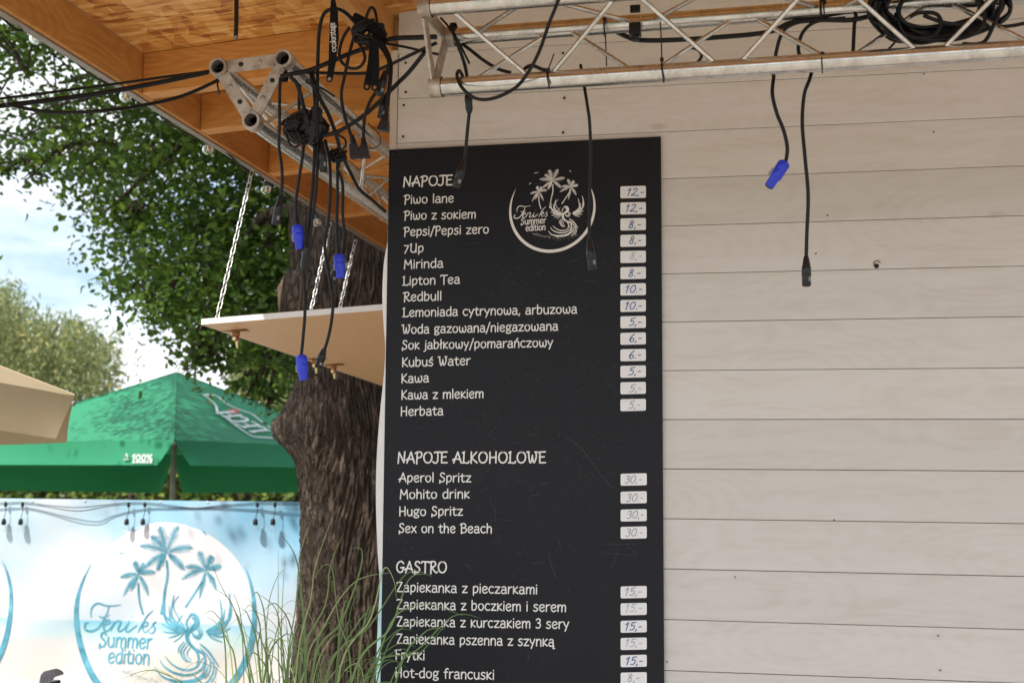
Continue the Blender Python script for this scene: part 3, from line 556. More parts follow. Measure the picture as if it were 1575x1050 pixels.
# ------------------------------------------------------------ round emblem: palms, script lettering, bird of flame
def emblem(mb, fn, step, thin=1.):
    rn = random.Random(3)
    def V(x, y): return Vector(((x-606)/549, (661-y)/549, 0))
    def st(P, w0, mode='leaf', sub=7, caps=False):
        Q = cat([V(*p) for p in P], sub); w0 *= thin/549
        wf = {'leaf': lambda t: w0*math.sin(math.pi*min(1, max(0, t*.93+.05)))**.7+.0012*thin, 'tip': lambda t: w0*(1-t)**.8+.0010*thin, 'both': lambda t: w0*(.35+.65*math.sin(math.pi*t)), 'flat': lambda t: w0}[mode]
        ribbon(mb, Q, wf, fn, step, caps)
    # crescent
    n = 72; Q = []
    for i in range(n+1):
        th = math.radians(-123+246*i/n); Q.append((th, .070*(1-(abs(math.degrees(th))/123)**4.2)))
    vs = []
    for th, w_ in Q:
        for r in (1, 1-w_-.0005): vs.append(fn(math.sin(th)*r, -math.cos(th)*r, 0))
    mb.add(vs, [(2*i, 2*i+2, 2*i+3, 2*i+1) for i in range(n)])
    def palm(c, tips, wd):
        c = Vector((*c, 0))
        for tx, ty in tips:
            e = Vector((tx, ty, 0)); d = e-c; ln = d.length; mid = (c+e)/2+Vector((0, -ln*.17, 0)); Qd = [c*(1-t)**2+mid*2*t*(1-t)+e*t*t for t in [k/9 for k in range(10)]]
            st([(q.x, q.y) for q in Qd], wd*.24, 'leaf', 1)
            for k in range(2, 22):
                t = k/23; q = c*(1-t)**2+mid*2*t*(1-t)+e*t*t; tg = ((mid-c)*(1-t)+(e-mid)*t).normalized(); bl = wd*2.7*math.sin(math.pi*(t*.85+.12))
                for sg in (1, -1):
                    dd = (tg*.8+Vector((-tg.y, tg.x, 0))*sg*.75+Vector((0, .25, 0))).normalized(); st([(q.x, q.y), tuple((q+dd*bl*rn.uniform(.7, 1.1))[:2])], wd*.085, 'tip', 1)
    palm((612, 300), [(562, 150), (683, 148), (508, 210), (440, 268), (772, 272), (722, 398), (480, 385), (552, 402)], 15)
    palm((435, 425), [(410, 352), (480, 365), (325, 445), (347, 548), (545, 412), (497, 545), (392, 520)], 11)
    palm((845, 392), [(800, 288), (935, 372), (912, 502), (812, 552), (700, 447), (722, 378), (882, 312)], 12)
    st([(612, 340), (615, 430), (592, 530), (574, 642)], 7, 'flat'); st([(435, 470), (443, 570), (466, 646)], 6, 'flat'); st([(828, 450), (775, 530), (728, 598)], 6, 'flat')
    for b in (((375, 185), (395, 176), (403, 182), (432, 168)), ((312, 326), (320, 308), (326, 310), (342, 302)), ((820, 178), (833, 182), (838, 188), (846, 200))): st(b, 4, 'both')
    # script word
    for P, w_ in ((((158, 668), (160, 620), (195, 590), (255, 603), (332, 596)), 5), (((266, 603), (243, 660), (205, 722), (165, 745), (126, 738), (124, 706), (142, 700)), 6), (((203, 660), (225, 668), (268, 652)), 4),
        (((232, 712), (262, 700), (268, 684), (250, 682), (232, 712), (240, 742), (262, 738), (283, 712)), 5.5), (((292, 684), (276, 745)), 4.5), (((280, 728), (304, 690), (326, 684), (332, 696), (318, 732), (328, 743), (352, 728), (372, 700)), 5),
        (((384, 684), (364, 735), (378, 743), (410, 722), (432, 706)), 5), (((396, 656), (400, 660)), 4.5), (((528, 620), (490, 655), (455, 715), (438, 748)), 4.5), (((448, 722), (478, 690), (498, 690), (490, 708), (466, 714), (482, 744), (508, 724)), 4.5),
        (((510, 724), (548, 682), (530, 700), (545, 722), (530, 746), (506, 740)), 4.5)): st(P, w_*1.15, 'both', caps=True)
    for tx, xa, xb, yb in (('Summer', 208, 530, 830), ('edition', 270, 524, 915)):
        ss, adv = strokes(tx); sx = (xb-xa)/adv; sy = 78/7.4
        for s_ in ss: ribbon(mb, [V(xa+p.x*sx, yb-p.y*sy) for p in s_], .0102*thin**.5, fn, step)
    # fire bird
    for P in (((752, 655), (768, 634), (798, 642), (812, 676), (792, 704), (762, 722), (744, 752), (758, 792), (800, 832), (816, 872), (806, 905)), ((772, 652), (792, 660), (796, 685), (772, 708), (752, 728))): st(P, 11)
    st([(756, 650), (738, 672), (738, 700)], 5); st([(792, 700), (822, 728), (812, 752), (784, 748), (772, 730)], 6); st([(806, 690), (838, 730), (815, 765), (780, 755)], 3)
    st([(748, 700), (735, 740), (745, 780), (790, 820), (845, 850), (852, 905), (815, 940)], 8)
    for tip, ct, w_ in (((604, 498), (592, 640), 9), ((655, 532), (640, 650), 8), ((688, 534), (650, 600), 4), ((592, 560), (612, 680), 7), ((620, 590), (640, 680), 6), ((585, 640), (640, 710), 5), ((583, 690), (650, 722), 7), ((598, 735), (665, 738), 7), ((630, 768), (690, 748), 6), ((662, 790), (705, 760), 4), ((712, 640), (680, 690), 4)):
        w_ *= .72; st([(732, 722), ct, tip], w_)
        mx_ = lambda p: (1590-p[0], p[1]+8)
        if tip[0] < 660: st([(862, 722), mx_(ct), mx_(tip)], w_)
    for P, w_ in ((((852, 880), (828, 935), (760, 965), (680, 958), (615, 925), (584, 885)), 7), (((858, 895), (835, 965), (765, 998), (680, 1000), (605, 980), (556, 928)), 8), (((842, 868), (800, 922), (738, 938), (668, 915), (614, 866)), 6),
        (((872, 905), (850, 965), (785, 1004), (700, 1010), (640, 1000)), 5), (((905, 880), (898, 950), (868, 998), (845, 1006)), 5), (((918, 920), (910, 970), (885, 1004)), 4), (((885, 870), (880, 940), (850, 985)), 4),
        (((822, 792), (868, 826), (902, 868), (936, 918)), 7), (((820, 812), (862, 850), (890, 890), (925, 925)), 4), (((740, 790), (712, 830), (722, 870), (752, 895)), 5), (((752, 800), (728, 840), (745, 880), (775, 895)), 4), (((730, 780), (700, 815), (698, 850)), 3), (((766, 812), (748, 850), (775, 885)), 3)):
        st(P, w_)
    for i in range(150):
        t_ = rn.random(); x = lerp(360, 930, t_); y = 955+75*math.sin(t_*2.2)+rn.gauss(0, 18)*(.4+t_)
        st([(x, y), (x+rn.uniform(4, 12), y+rn.uniform(-3, 4))], 2.4, 'both', 1)
kb = 69.3*BY/F; cb = RB(849.2, 322.3)
mb = MB(); emblem(mb, lambda a, b, l: Vector((cb.x+a*kb, BY-.0006-l, cb.z+b*kb+a*kb*.03)), .00003); mb.obj('emblem', M_chalk, board)

# ------------------------------------------------------------ beach banner on its fence
BD = 7.4; tl = R(0, 766, BD); trr = R(445, 771.5, BD)
def btop(x): return tl.z+(trr.z-tl.z)*(x-tl.x)/(trr.x-tl.x)
def bwave(x, z):
    d = x*1.0+z*.55
    return BD+.012*math.sin(d*5.1)+.010*math.sin((x*.6-z*1.1)*8+1)+.012*math.exp(-((x+3.78)*.8+(z-1.0)*.75)**2/.004)+.006*noise.noise(Vector((x*3, z*3, 0)))+.012*math.sin(x*2.3)*(z/1.4)
banner = thing('beach_banner', 'pale blue printed vinyl banner with palm tree emblem on fence behind the tree trunk', 'banner', (-4.2, BD, 0))
mb = MB(); nx, nz_ = 150, 60; xa, xb = -7.5, -1.9
for j in range(nz_+1):
    for i in range(nx+1):
        x = lerp(xa, xb, i/nx); z = btop(x)*j/nz_; z = max(z, .06); mb.v.append((x, bwave(x, z), z))
for j in range(nz_):
    for i in range(nx): a = j*(nx+1)+i; mb.f.append((a, a+1, a+nx+2, a+nx+1)); mb.sm.append(True); mb.mi.append(0)
mb.obj('banner_sheet', M_ban, banner)
kf = (R(397, 950, BD).x-R(115, 950, BD).x)/2; cxm = (R(397, 950, BD).x+R(115, 950, BD).x)/2
for cxx in (cxm, R(20, 950, BD).x-kf):
    cc = R(255.5, 950, BD); cc.x = cxx; fnb = lambda a, b, l, cc=cc: (lambda x, z: Vector((x, bwave(x, z)-.004-l, z)))(cc.x+a*kf, max(.02, cc.z+b*kf))
    mb = MB(); nr, na = 14, 60; mb.v.append(tuple(fnb(0, 0, -.0022)))
    for r_ in range(1, nr+1):
        for k in range(na): a = 2*math.pi*k/na; mb.v.append(tuple(fnb(math.cos(a)*r_/nr*.965, math.sin(a)*r_/nr*.965, -.0022)))
    for k in range(na): mb.f.append((0, 1+k, 1+(k+1) % na))
    for r_ in range(nr-1):
        for k in range(na): a = 1+r_*na; mb.f.append((a+k, a+na+k, a+na+(k+1) % na, a+(k+1) % na))
    mb.sm = [True]*len(mb.f); mb.mi = [0]*len(mb.f); mb.obj('printed_disc', M_disc, banner)
    mb = MB(); emblem(mb, fnb, .0001, .9); mb.obj('emblem', M_teal, banner)
gm = MB(); gm.lathe((0, 0, 0), (0, 1, 0), [(-.004, .004), (-.003, .007), (0, .008)], 12); gmesh = gm.mesh('eyelet', M_steel)
for x_, y_ in ((51, 770.5), (128, 770), (322, 772), (8, 770), (248, 771)):
    q = R(x_, y_, BD); link('eyelet', gmesh, banner, (q.x, bwave(q.x, q.z)-.001, q.z))
fence = thing('banner_fence', 'low timber rail fence carrying the printed beach banner', 'fence', (-4.2, BD+.12, 0))
for x in (-7.3, -5.6, -3.9, -2.2):
    mb = MB(); mb.box(x-.035, x+.035, BD+.08, BD+.15, 0, btop(x)-.035, .003); mb.obj('post', M_trim, fence)
for z in (.45, 1.25):
    mb = MB(); mb.box(-7.5, -1.95, BD+.055, BD+.078, z, z+.09, .002); mb.obj('rail', M_wall, fence)
# string of drop lamps on the banner
bs = thing('string_lights', 'black string lights with clear drop bulbs hung along the top of the beach banner', 'string lights', R(200, 775, BD-.03))
def wire(P, r, parent, name='wire', mat=None, sub=6, seg=6, d=None):
    mb = MB(); mb.tube(cat([R(*p) if len(p) == 3 and p[0] > -900 and not isinstance(p, Vector) else p for p in P], sub), r, seg); return mb.obj(name, mat or M_black, parent)
for k, off in ((0, 0), (1, 2.5)):
    P = [(x, 773+off+yy, BD-.035) for x, yy in ((-60, 1), (8, 0), (35, -1), (75, 4), (120, 7+k*3), (165, 3), (195, 0), (225, 0), (262, 4), (300, 8-k*2), (340, 4), (370, 2), (395, 0), (422, 0), (470, 1))]
    wire(P, .0028, bs)
def glassbulb(c, r, parent, ax=Vector((0, 0, -1)), drop=False):
    mb = MB(); ax = ax.normalized(); n = 12
    if drop: prof = [(r*1.9*(1-math.cos(math.pi*k/n))/2*1.25, r*math.sin(math.pi*k/n)**.8*(1-.15*k/n)) for k in range(n+1)]
    else: prof = [(r-r*math.cos(math.pi*k/n), r*math.sin(math.pi*k/n)) for k in range(n+1)]
    mb.lathe(c, ax, [(a, max(b, r*.08)) for a, b in prof], 18)
    pi = [(a*.84+r*.14, max(b*.84, r*.05)) for a, b in prof]
    q = MB(); q.lathe(c, ax, pi, 18); mb.v += q.v; b = len(mb.v)-len(q.v); mb.f += [tuple(reversed([i+b for i in f])) for f in q.f]; mb.sm += q.sm; mb.mi += q.mi
    return mb.obj('bulb_glass', M_glass, parent)
for x in (8, 34, 197, 222, 395, 422):
    a = R(x+1, 776, BD-.035); b = R(x-2, 797, BD-.045); c = R(x-2.5, 806, BD-.045); s_ = MB(); s_.tube(cat([a, lerp(a, b, .5)+Vector((.006, 0, 0)), b], 4), .0022, 6); s_.lathe(R(x+1, 772, BD-.035), (0, 0, -1), [(0, .008), (.018, .011), (.03, .008)], 8)
    s_.lathe(b, (0, 0, -1), [(0, .006), (.006, .013), (.03, .0155), (.037, .015)], 12); so = s_.obj('socket', M_blk2, bs)
    glassbulb(c, .021, so, drop=True)

# ------------------------------------------------------------ parasols
def parasol(name, label, corners, apex, vh, mat, ground_pt, decals=None, far=()):
    U = thing(name, label, 'parasol', ground_pt, 'garden parasols')
    cs = [Vector(c) for c in corners]; ap = Vector(apex); cen = sum(cs, Vector())/4; n = 14
    for e in range(4):
        vh_ = vh*2.12 if e in far else vh
        a, b = cs[e], cs[(e+1) % 4]; mb = MB(); idx = {}
        for i in range(n+1):
            for j in range(i+1):
                t = i/n; q = a.lerp(b, j/i if i else 0); p = ap.lerp(q, t)
                s_ = (math.sin(math.pi*(j/i if i else 0)))*t; p.z -= .035*s_*math.sin(math.pi*t*.9+.3)+.012*noise.noise(p*2.2)*t; idx[(i, j)] = len(mb.v); mb.v.append(tuple(p))
        for i in range(n):
            for j in range(i+1):
                mb.f.append((idx[(i, j)], idx[(i+1, j)], idx[(i+1, j+1)]))
                if j < i: mb.f.append((idx[(i, j)], idx[(i+1, j+1)], idx[(i, j+1)]))
        mb.sm = [True]*len(mb.f); mb.mi = [0]*len(mb.f); mb.obj('canopy_panel', mat, U)
        mb = MB(); out = ((a+b)/2-cen); out.z = 0; out.normalize(); m_ = 24
        for i in range(m_+1):
            t = i/m_; q = a.lerp(b, t); 
            jj = n*t; j0 = min(int(jj), n-1); 
            for k in range(5):
                h_ = k/4; dn = vh_*h_; fl = .018*math.sin(t*9+e)*h_+.03*h_*h_; pinch = .05*h_*(max(0, .08-t)/.08 - max(0, t-.92)/.08)
                p = q+out*(.002+fl)+(b-a)*pinch; p.z -= dn+.035*math.sin(math.pi*t)*math.sin(math.pi*.9+.3)
                mb.v.append(tuple(p))
        for i in range(m_):
            for k in range(4): a0 = i*5+k; mb.f.append((a0, a0+1, a0+6, a0+5))
        mb.sm = [True]*len(mb.f); mb.mi = [0]*len(mb.f); mb.obj('valance', mat, U)
        mb = MB(); mb.tube([ap-Vector((0, 0, .06)), a-Vector((0, 0, .03))], .012, 6); mb.obj('rib', M_grey, U)
        mb = MB(); mb.tube([ap+Vector((0, 0, .004)), a+Vector((0, 0, .003))], .006, 6); mb.obj('seam', mat, U)
    mb = MB(); mb.tube([(ap.x, ap.y, 0), (ap.x, ap.y, ap.z-.02)], .03, 14); mb.obj('pole', M_strip, U)
    mb = MB(); mb.box(ap.x-.35, ap.x+.35, ap.y-.35, ap.y+.35, 0.004, .09, .01); mb.obj('base', M_grey, U)
    return U, cs, ap
cg = R(272, 573, 12.); nd = Vector((-cg.x, -cg.y, 0)).normalized(); pr = Vector((-nd.y, nd.x, 0))
if pr.x < 0: pr = -pr
a_ = 2.1; zc = R(280, 675, 12-a_).z
near = Vector((cg.x, cg.y, 0))+nd*a_; near.z = zc; right = Vector((cg.x, cg.y, 0))+pr*a_; right.z = zc; left = Vector((cg.x, cg.y, 0))-pr*a_; left.z = zc; farc = Vector((cg.x, cg.y, 0))-nd*a_; farc.z = zc-.05
U, cs, ap = parasol('green_parasol', 'green square beer parasol with white bottle print beyond the beach banner', [left, near, right, farc], cg, .215, M_green, (cg.x, cg.y, 0), far=(2, 3))
# prints on the right-hand panel
n_ = (near-ap).cross(right-ap).normalized(); n_ = n_ if n_.z > 0 else -n_
def pan(x, y, l=0): return RP(x, y, ap.lerp((near+right)/2, .5), n_)+n_*(.015+l)
mb = MB()
def outl(P, w):
    Q = [pan(*p) for p in P]; o0 = Q[0]; e1 = (Q[-1]-Q[0]).normalized(); e2 = n_.cross(e1)
    ribbon(mb, [Vector(((q-o0).dot(e1), (q-o0).dot(e2), 0)) for q in cat(Q, 4)], w, lambda a, b, l: o0+e1*a+e2*b+n_*l, .0004)
outl([(312, 609), (322, 616), (331, 625), (334, 635), (345, 643), (366, 659), (383, 670), (390, 673), (414, 675), (440, 676)], .011)
outl([(312, 609), (323, 609), (333, 611), (349, 623), (366, 631), (386, 638), (398, 647), (412, 657), (432, 670)], .011)
write(mb, 'LECH', pan(413, 664), pan(357, 634), (pan(360, 644)-pan(368, 636)).length*1.25, n_, .016, .0004)
mb.obj('bottle_print', M_prn, U)
mb = MB(); qs = [pan(358+9*math.cos(a), 634.5+3.2*math.sin(a), .003) for a in np.linspace(0, 6.283, 17)[:-1]]; mb.add(qs, [tuple(range(16))]); mb.obj('red_label_print', M_red, U)
def valprint(a, b, t0, t1, dz, rev=False, inner=False):
    out = ((a+b)/2-(left+right)/2); out.z = 0; out.normalize(); nn = -out if inner else out
    q0, q1 = a.lerp(b, t0), a.lerp(b, t1); of = .10 if not inner else .012
    for q in (q0, q1): q.z -= dz+.004; q += out*.0
    P0, P1 = q0+out*(.055 if not inner else -.006), q1+out*(.055 if not inner else -.006); mb = MB(); e = (P1-P0).normalized()
    write(mb, '100%', P0, P1, .055, e.cross(Vector((0, 0, 1))), .007, .0003)
    c = P0-e*.075+Vector((0, 0, .028)); mb.tube([c+e*math.cos(a_)*.034+Vector((0, 0, math.sin(a_)*.032)) for a_ in (1.57, 3.66, 5.76)], .008, 5, closed=True)
    write(mb, '------', P0-Vector((0, 0, .028)), P1-Vector((0, 0, .028)), .04, e.cross(Vector((0, 0, 1))), .006, .0003); mb.obj('valance_print', M_prn, U)
valprint(left, near, .855, .935, .175); valprint(farc, left, .80, .88, .16, inner=True) if False else None
K = R(115, 609, 4.6); K2 = R(-620, 478, 3.3); K3 = R(-190, 630, 6.1); K3.z = K.z; K4 = K2+K3-K; apb = (K2+K3)/2; apb.z = K.z+.50
parasol('tan_parasol', 'beige square parasol at left edge nearer than the green parasol', [K, K3, K4, K2], apb, .18, M_tan, (apb.x, apb.y, 0))

# ------------------------------------------------------------ trees
def leafmesh(name, cen, nrm_bias, size, mat, parent, droop=.3, aspect=.62):
    n = len(cen); d = rng.normal(size=(n, 3)); d[:, 2] = d[:, 2]*.5-droop; d /= np.linalg.norm(d, axis=1)[:, None]
    u = rng.normal(size=(n, 3)); u[:, 2] += nrm_bias; s = np.cross(d, u); s /= (np.linalg.norm(s, axis=1)[:, None]+1e-9); up = np.cross(s, d)
    sz = size*(.65+.7*rng.random(n))[:, None]; hw = sz*aspect*.5
    cv = up*sz*rng.uniform(-.16, .06, (n, 1)); fo = up*sz*.10
    V = np.stack([cen, cen+d*sz*.25+s*hw*.9+fo, cen+d*sz*.62+s*hw*.85+fo+cv*.5, cen+d*sz+cv, cen+d*sz*.62-s*hw*.85+fo+cv*.5, cen+d*sz*.25-s*hw*.9+fo, cen+d*sz*.5+cv*.3], 1).reshape(-1, 3).astype(np.float32); b = (np.arange(n)*7)[:, None]
    Fi = np.concatenate([b+[0, 1, 6], b+[1, 2, 6], b+[2, 3, 6], b+[3, 4, 6], b+[4, 5, 6], b+[5, 0, 6]], 1).reshape(-1).astype(np.int32)
    me = bpy.data.meshes.new(name); me.vertices.add(len(V)); me.vertices.foreach_set('co', V.ravel()); me.loops.add(len(Fi)); me.loops.foreach_set('vertex_index', Fi)
    me.polygons.add(len(Fi)//3); me.polygons.foreach_set('loop_start', np.arange(0, len(Fi), 3, dtype=np.int32)); me.materials.append(mat); me.update(calc_edges=True); me.validate()
    o = link(name, me, parent, (0, 0, 0), 'stuff'); return o
def inpoly(x, y, P):
    r = False; n = len(P)
    for i in range(n):
        x1, y1 = P[i]; x2, y2 = P[i-1]
        if (y1 > y) != (y2 > y) and x < (x2-x1)*(y-y1)/(y2-y1)+x1: r = not r
    return r
TY = 6.95; TX = R(538, 700, TY).x
tree = thing('broadleaf_tree', 'large rough barked tree with dense dark green crown behind the serving hatch', 'tree', (TX, TY, 0))
mb = MB(); na, nh = 420, 400; ztop = 4.4
kb0 = R(430, 665, TY-.05)
for j in range(nh+1):
    z = ztop*j/nh; r0 = .315+.10*math.exp(-z/.35)-.012*z+.05*math.exp(-((z-3.0)/.6)**2)
    r0 += .05*math.exp(-((z-1.93)/.16)**2)
    cx = TX+.03*math.sin(z*1.3); 
    for i in range(na):
        a = 2*math.pi*i/na; ca, sa = math.cos(a), math.sin(a)
        r = r0*(1+.06*math.sin(a*3+z*.7)+.05*math.sin(a*5-z*1.1))
        wv = a+.10*math.sin(z*5+a*3); rid = noise.noise(Vector((math.cos(wv)*10.5, math.sin(wv)*10.5, z*3.2))); rid2 = noise.noise(Vector((math.cos(wv)*23, math.sin(wv)*23, z*8+9)))
        r += .024*(1-min(1, abs(rid)*3.6))**.7+.014*(1-min(1, abs(rid2)*3.2))-.02
        da = (a-math.radians(192)+math.pi) % (2*math.pi)-math.pi; dzz = z-kb0.z
        g = math.exp(-(da*.36/.11)**2-(dzz/.10)**2); r += .10*g-.035*math.exp(-(da*.36/.035)**2-(dzz/.035)**2)
        r += .05*math.exp(-(da*.36/.2)**2-((dzz)/.3)**2)
        mb.v.append((cx+ca*r, TY+sa*r, z))
for j in range(nh):
    for i in range(na): a = j*na; mb.f.append((a+i, a+(i+1) % na, a+na+(i+1) % na, a+na+i))
mb.sm = [True]*len(mb.f); mb.mi = [0]*len(mb.f); mb.obj('trunk', M_bark, tree)
# broken limb stump at the left
a0 = R(520, 470, TY-.1); a1 = R(478, 458, TY-.2); a2 = R(436, 452, TY-.25); mb = MB(); pts = cat([a0, a1, a2], 8); rs = []
mb2_ = []; seg = 40
for i, p in enumerate(pts): rs.append(.17-.03*i/len(pts))
mb.tube(pts, rs, seg, False); vs = np.array(mb.v)
for i in range(len(mb.v)):
    v = Vector(mb.v[i]); c = pts[i//seg]; dd = (v-c); k = 1+.16*noise.noise(v*9)+.10*noise.noise(v*22); v = c+dd*k; mb.v[i] = tuple(v)
b = len(mb.v)-seg; mb.v.append(tuple(pts[-1]+Vector((-.035, -.01, .03)))); mb.f += [(b+i, b+(i+1) % seg, len(mb.v)-1) for i in range(seg)]; mb.sm += [True]*seg; mb.mi += [1]*seg
mb.obj('limb_stump', [M_bark, M_cut], tree)
limbs = []
def limb(P, r0, r1, nm='limb'):
    pts = cat(P, 8); n = len(pts); pts = [p+Vector((noise.noise(p*1.7), noise.noise(p*1.7+Vector((9, 0, 0))), noise.noise(p*1.7+Vector((0, 9, 0)))))*.06*min(1, i/6) for i, p in enumerate(pts)]
    mb = MB(); mb.tube(pts, [lerp(r0, r1, i/(n-1)) for i in range(n)], 12); mb.obj(nm, M_bark, tree); limbs.append(pts)
T0 = Vector((TX, TY, 3.3))
limb([T0-Vector((0, 0, .3)), Vector((TX-.5, TY+.4, 4.3)), Vector((TX-1.6, TY+.9, 5.2)), Vector((TX-3.2, TY+1.3, 5.6))], .19, .04)
limb([T0, Vector((TX+.4, TY+.5, 4.6)), Vector((TX+1.3, TY+1.2, 6)), Vector((TX+2, TY+1.6, 7.4))], .17, .04)
limb([T0+Vector((0, 0, .3)), Vector((TX-.1, TY-.4, 5)), Vector((TX-.5, TY-1.3, 6)), Vector((TX-1.2, TY-2, 6.9))], .17, .04)
limb([Vector((TX-.2, TY+.1, 3.6)), Vector((TX-.9, TY+.9, 4.2)), R(330, 180, 8.4), R(200, 112, 8.6), R(90, 130, 8.8)], .11, .012)
limb([R(200, 118, 8.6), R(150, 150, 8.6), R(80, 165, 8.7), R(30, 185, 8.7)], .022, .006, 'branch')
limb([R(330, 180, 8.4), R(270, 240, 8.3), R(200, 290, 8.3), R(150, 330, 8.2)], .04, .006, 'branch')
limb([Vector((TX-.2, TY+.2, 3.2)), R(420, 330, 8), R(350, 400, 8.3), R(290, 460, 8.4)], .06, .008, 'branch')
limb([R(205, 380, 8.3), R(222, 440, 8.3), R(245, 472, 8.3), R(262, 488, 8.3)], .012, .004, 'branch')
limb([R(350, 500, 8.3), R(320, 540, 8.3), R(300, 555, 8.3)], .012, .004, 'branch')
limb([R(150, 290, 8.3), R(140, 315, 8.3), R(128, 330, 8.3)], .01, .003, 'branch')
limb([R(420, 330, 8), R(400, 440, 8.2), R(395, 540, 8.4)], .03, .006, 'branch')
CAN = [(-160, -160), (-160, 225), (0, 232), (45, 256), (85, 232), (118, 262), (150, 300), (172, 322), (192, 345), (178, 372), (205, 390), (186, 420), (214, 430), (242, 452), (272, 466), (252, 486), (300, 512), (324, 536), (350, 548), (392, 566), (430, 585), (470, 592), (640, 560), (640, -160)]
cl = []
def holes(x, y):  # thin parts of the crown where the sky shows
    for hx, hy, rx, ry in ((70, 135, 62, 24), (75, 95, 30, 12), (20, 175, 26, 14), (120, 205, 26, 10), (135, 292, 18, 14), (195, 108, 16, 9), (55, 190, 16, 10), (230, 150, 12, 8), (165, 235, 12, 8)):
        if ((x-hx)/rx)**2+((y-hy)/ry)**2 < 1: return True
    return False
while len(cl) < 520:
    x = random.uniform(-160, 640); y = random.uniform(-160, 600)
    if not inpoly(x, y, CAN) or holes(x, y) and random.random() < .985: continue
    edge = not all(inpoly(x+dx, y+dy, CAN) for dx, dy in ((-40, 0), (40, 0), (0, 40), (25, 25), (-25, 25)))
    d = random.uniform(7.7, 10.6) if x < 420 else random.uniform(7.9, 11)
    r = .12 if edge or (x < 300 and y < 260) else .26
    cl.append((R(x, y, d), r, int(74 if r < .2 else 215)))
for sx_, sy_, n_k in ((188, 330, 6), (196, 350, 5), (242, 474, 6), (262, 470, 6), (296, 555, 5), (306, 548, 5), (340, 552, 5), (180, 440, 5), (20, 252, 5), (8, 258, 4), (62, 258, 5), (384, 586, 6), (410, 604, 5)):
    for k in range(n_k): cl.append((R(sx_+random.uniform(-14, 14), sy_+random.uniform(-9, 9), 8.3), .05, 14))
while len(cl) < 1250:   # upper crown, out of frame
    v = Vector((random.gauss(0, 1), random.gauss(0, 1), random.gauss(0, 1))).normalized()*random.uniform(.55, 1)**.5; p = Vector((TX+v.x*3.5, TY+.6+v.y*3.5, 6.6+v.z*2.9))
    if p.y > 0 and (p.z-H)/p.y < .47: continue
    if p.z < 4.6 and p.y < 5: continue
    cl.append((p, .38, 100))
for (ex, ey, ez, er, en) in ((-5.9, 9.0, 6.2, 1.1, 150), (-5.2, 9.8, 6.5, 1.1, 60), (-3.1, 4.7, 5.5, .9, 80), (-3.9, 10.2, 6.3, 1.2, 80)):  # unseen leaf clumps added overhead to shade the green parasol and trunk
    k = 0
    while k < en:
        p = Vector((random.gauss(ex, er*.6), random.gauss(ey, er*.6), random.gauss(ez, er*.35)))
        if (p.z-H)/p.y < .46 or p.z < 4: continue
        cl.append((p, .22, 90)); k += 1
tw = MB(); vis = [c_ for c_ in cl if c_[0].z < 6.2 and c_[1] < .3]; PV = np.array([c_[0][:] for c_ in vis]); ctr = np.array((TX-.3, TY+1.4, 4.6))
for i, c_ in enumerate(vis):
    dd = np.linalg.norm(PV-PV[i], axis=1); inner = np.linalg.norm(PV-ctr, axis=1) < np.linalg.norm(PV[i]-ctr)-.12; dd[~inner] = 99; j = int(np.argmin(dd))
    if dd[j] < 2.2:
        a, b = Vector(PV[j]), Vector(PV[i]); mdp = (a+b)/2+Vector((0, 0, .05+.05*dd[j])); q = b+(b-a).normalized()*.12-Vector((0, 0, .03)); tw.tube(cat([a, mdp, b, q], 3), [.011, .0105, .010, .0095, .009, .008, .0065, .005, .003, .002][:10], 5, False)
tw.obj('twigs', M_bark, tree, 'stuff')
C3 = []
for p, r, n in cl:
    g = rng.normal(size=(n, 3)); g *= (r*np.array([1.25, 1.25, .75])); 
    C3.append(g+np.array(p[:]))
leafmesh('leaves', np.concatenate(C3), .9, .057, M_leaf, tree)
# willows
def willow(name, label, pts, dist, strands, drop, mat, seed, trunk_px, grp=None, dens=46, size=.12, spread=1.15):
    rr = random.Random(seed); base = R(*trunk_px, dist); e = thing(name, label, 'tree', (base.x, base.y, 0), 'willow trees in the background'); cen = []
    for _ in range(strands):
        x, y = rr.choice(pts); x += rr.gauss(0, 17*spread); y += rr.gauss(0, 11*spread); d = dist+rr.uniform(-2.2, 2.2); p = R(x, y, d); L_ = drop*rr.uniform(.5, 1.2); sw = rr.uniform(-.25, .25)
        for k in range(dens):
            t = k/dens; cen.append((p.x+sw*t*L_*.4+rr.gauss(0, .06+.05*t), p.y+rr.gauss(0, .08), p.z-L_*t+.25*math.sin(t*3)*(1-t)+rr.gauss(0, .05)))
    leafmesh('leaves', np.array(cen), .2, size, mat, e, 1.1, .26)
    mb = MB(); zt_ = R(pts[0][0], min(p[1] for p in pts)+40, dist).z; mb.tube(cat([(base.x, base.y, 0), (base.x+.2, base.y, zt_*.4), (base.x-.3, base.y, zt_*.9)], 6), [.45-.02*i for i in range(13)], 12); mb.obj('trunk', M_bark, e)
    for k in range(7):
        q = R(*rr.choice(pts), dist+rr.uniform(-1, 1)); mb = MB(); b0 = Vector((base.x+.1, base.y, zt_*.45)); mb.tube(cat([b0, (b0+q)/2+Vector((0, 0, .4)), q], 6), [.14-.01*i for i in range(13)], 7); mb.obj('branch', M_bark, e)
willow('willow_tree', 'pale green weeping willow behind the beige parasol at far left', [(10, 452), (0, 440), (-30, 430), (-60, 440), (30, 480), (60, 492), (90, 500), (118, 502), (140, 520), (158, 545), (20, 500), (-20, 490), (75, 530), (110, 545), (50, 540), (0, 540)], 22, 430, 1.7, M_will, 5, (20, 600))
willow('willow_tree', 'weeping willow strands hanging below the tree crown left of the trunk', [(372, 540), (385, 535), (430, 545), (445, 540), (470, 545), (420, 570), (500, 540)], 20, 170, 1.15, M_will, 6, (560, 600), size=.13, spread=.55)
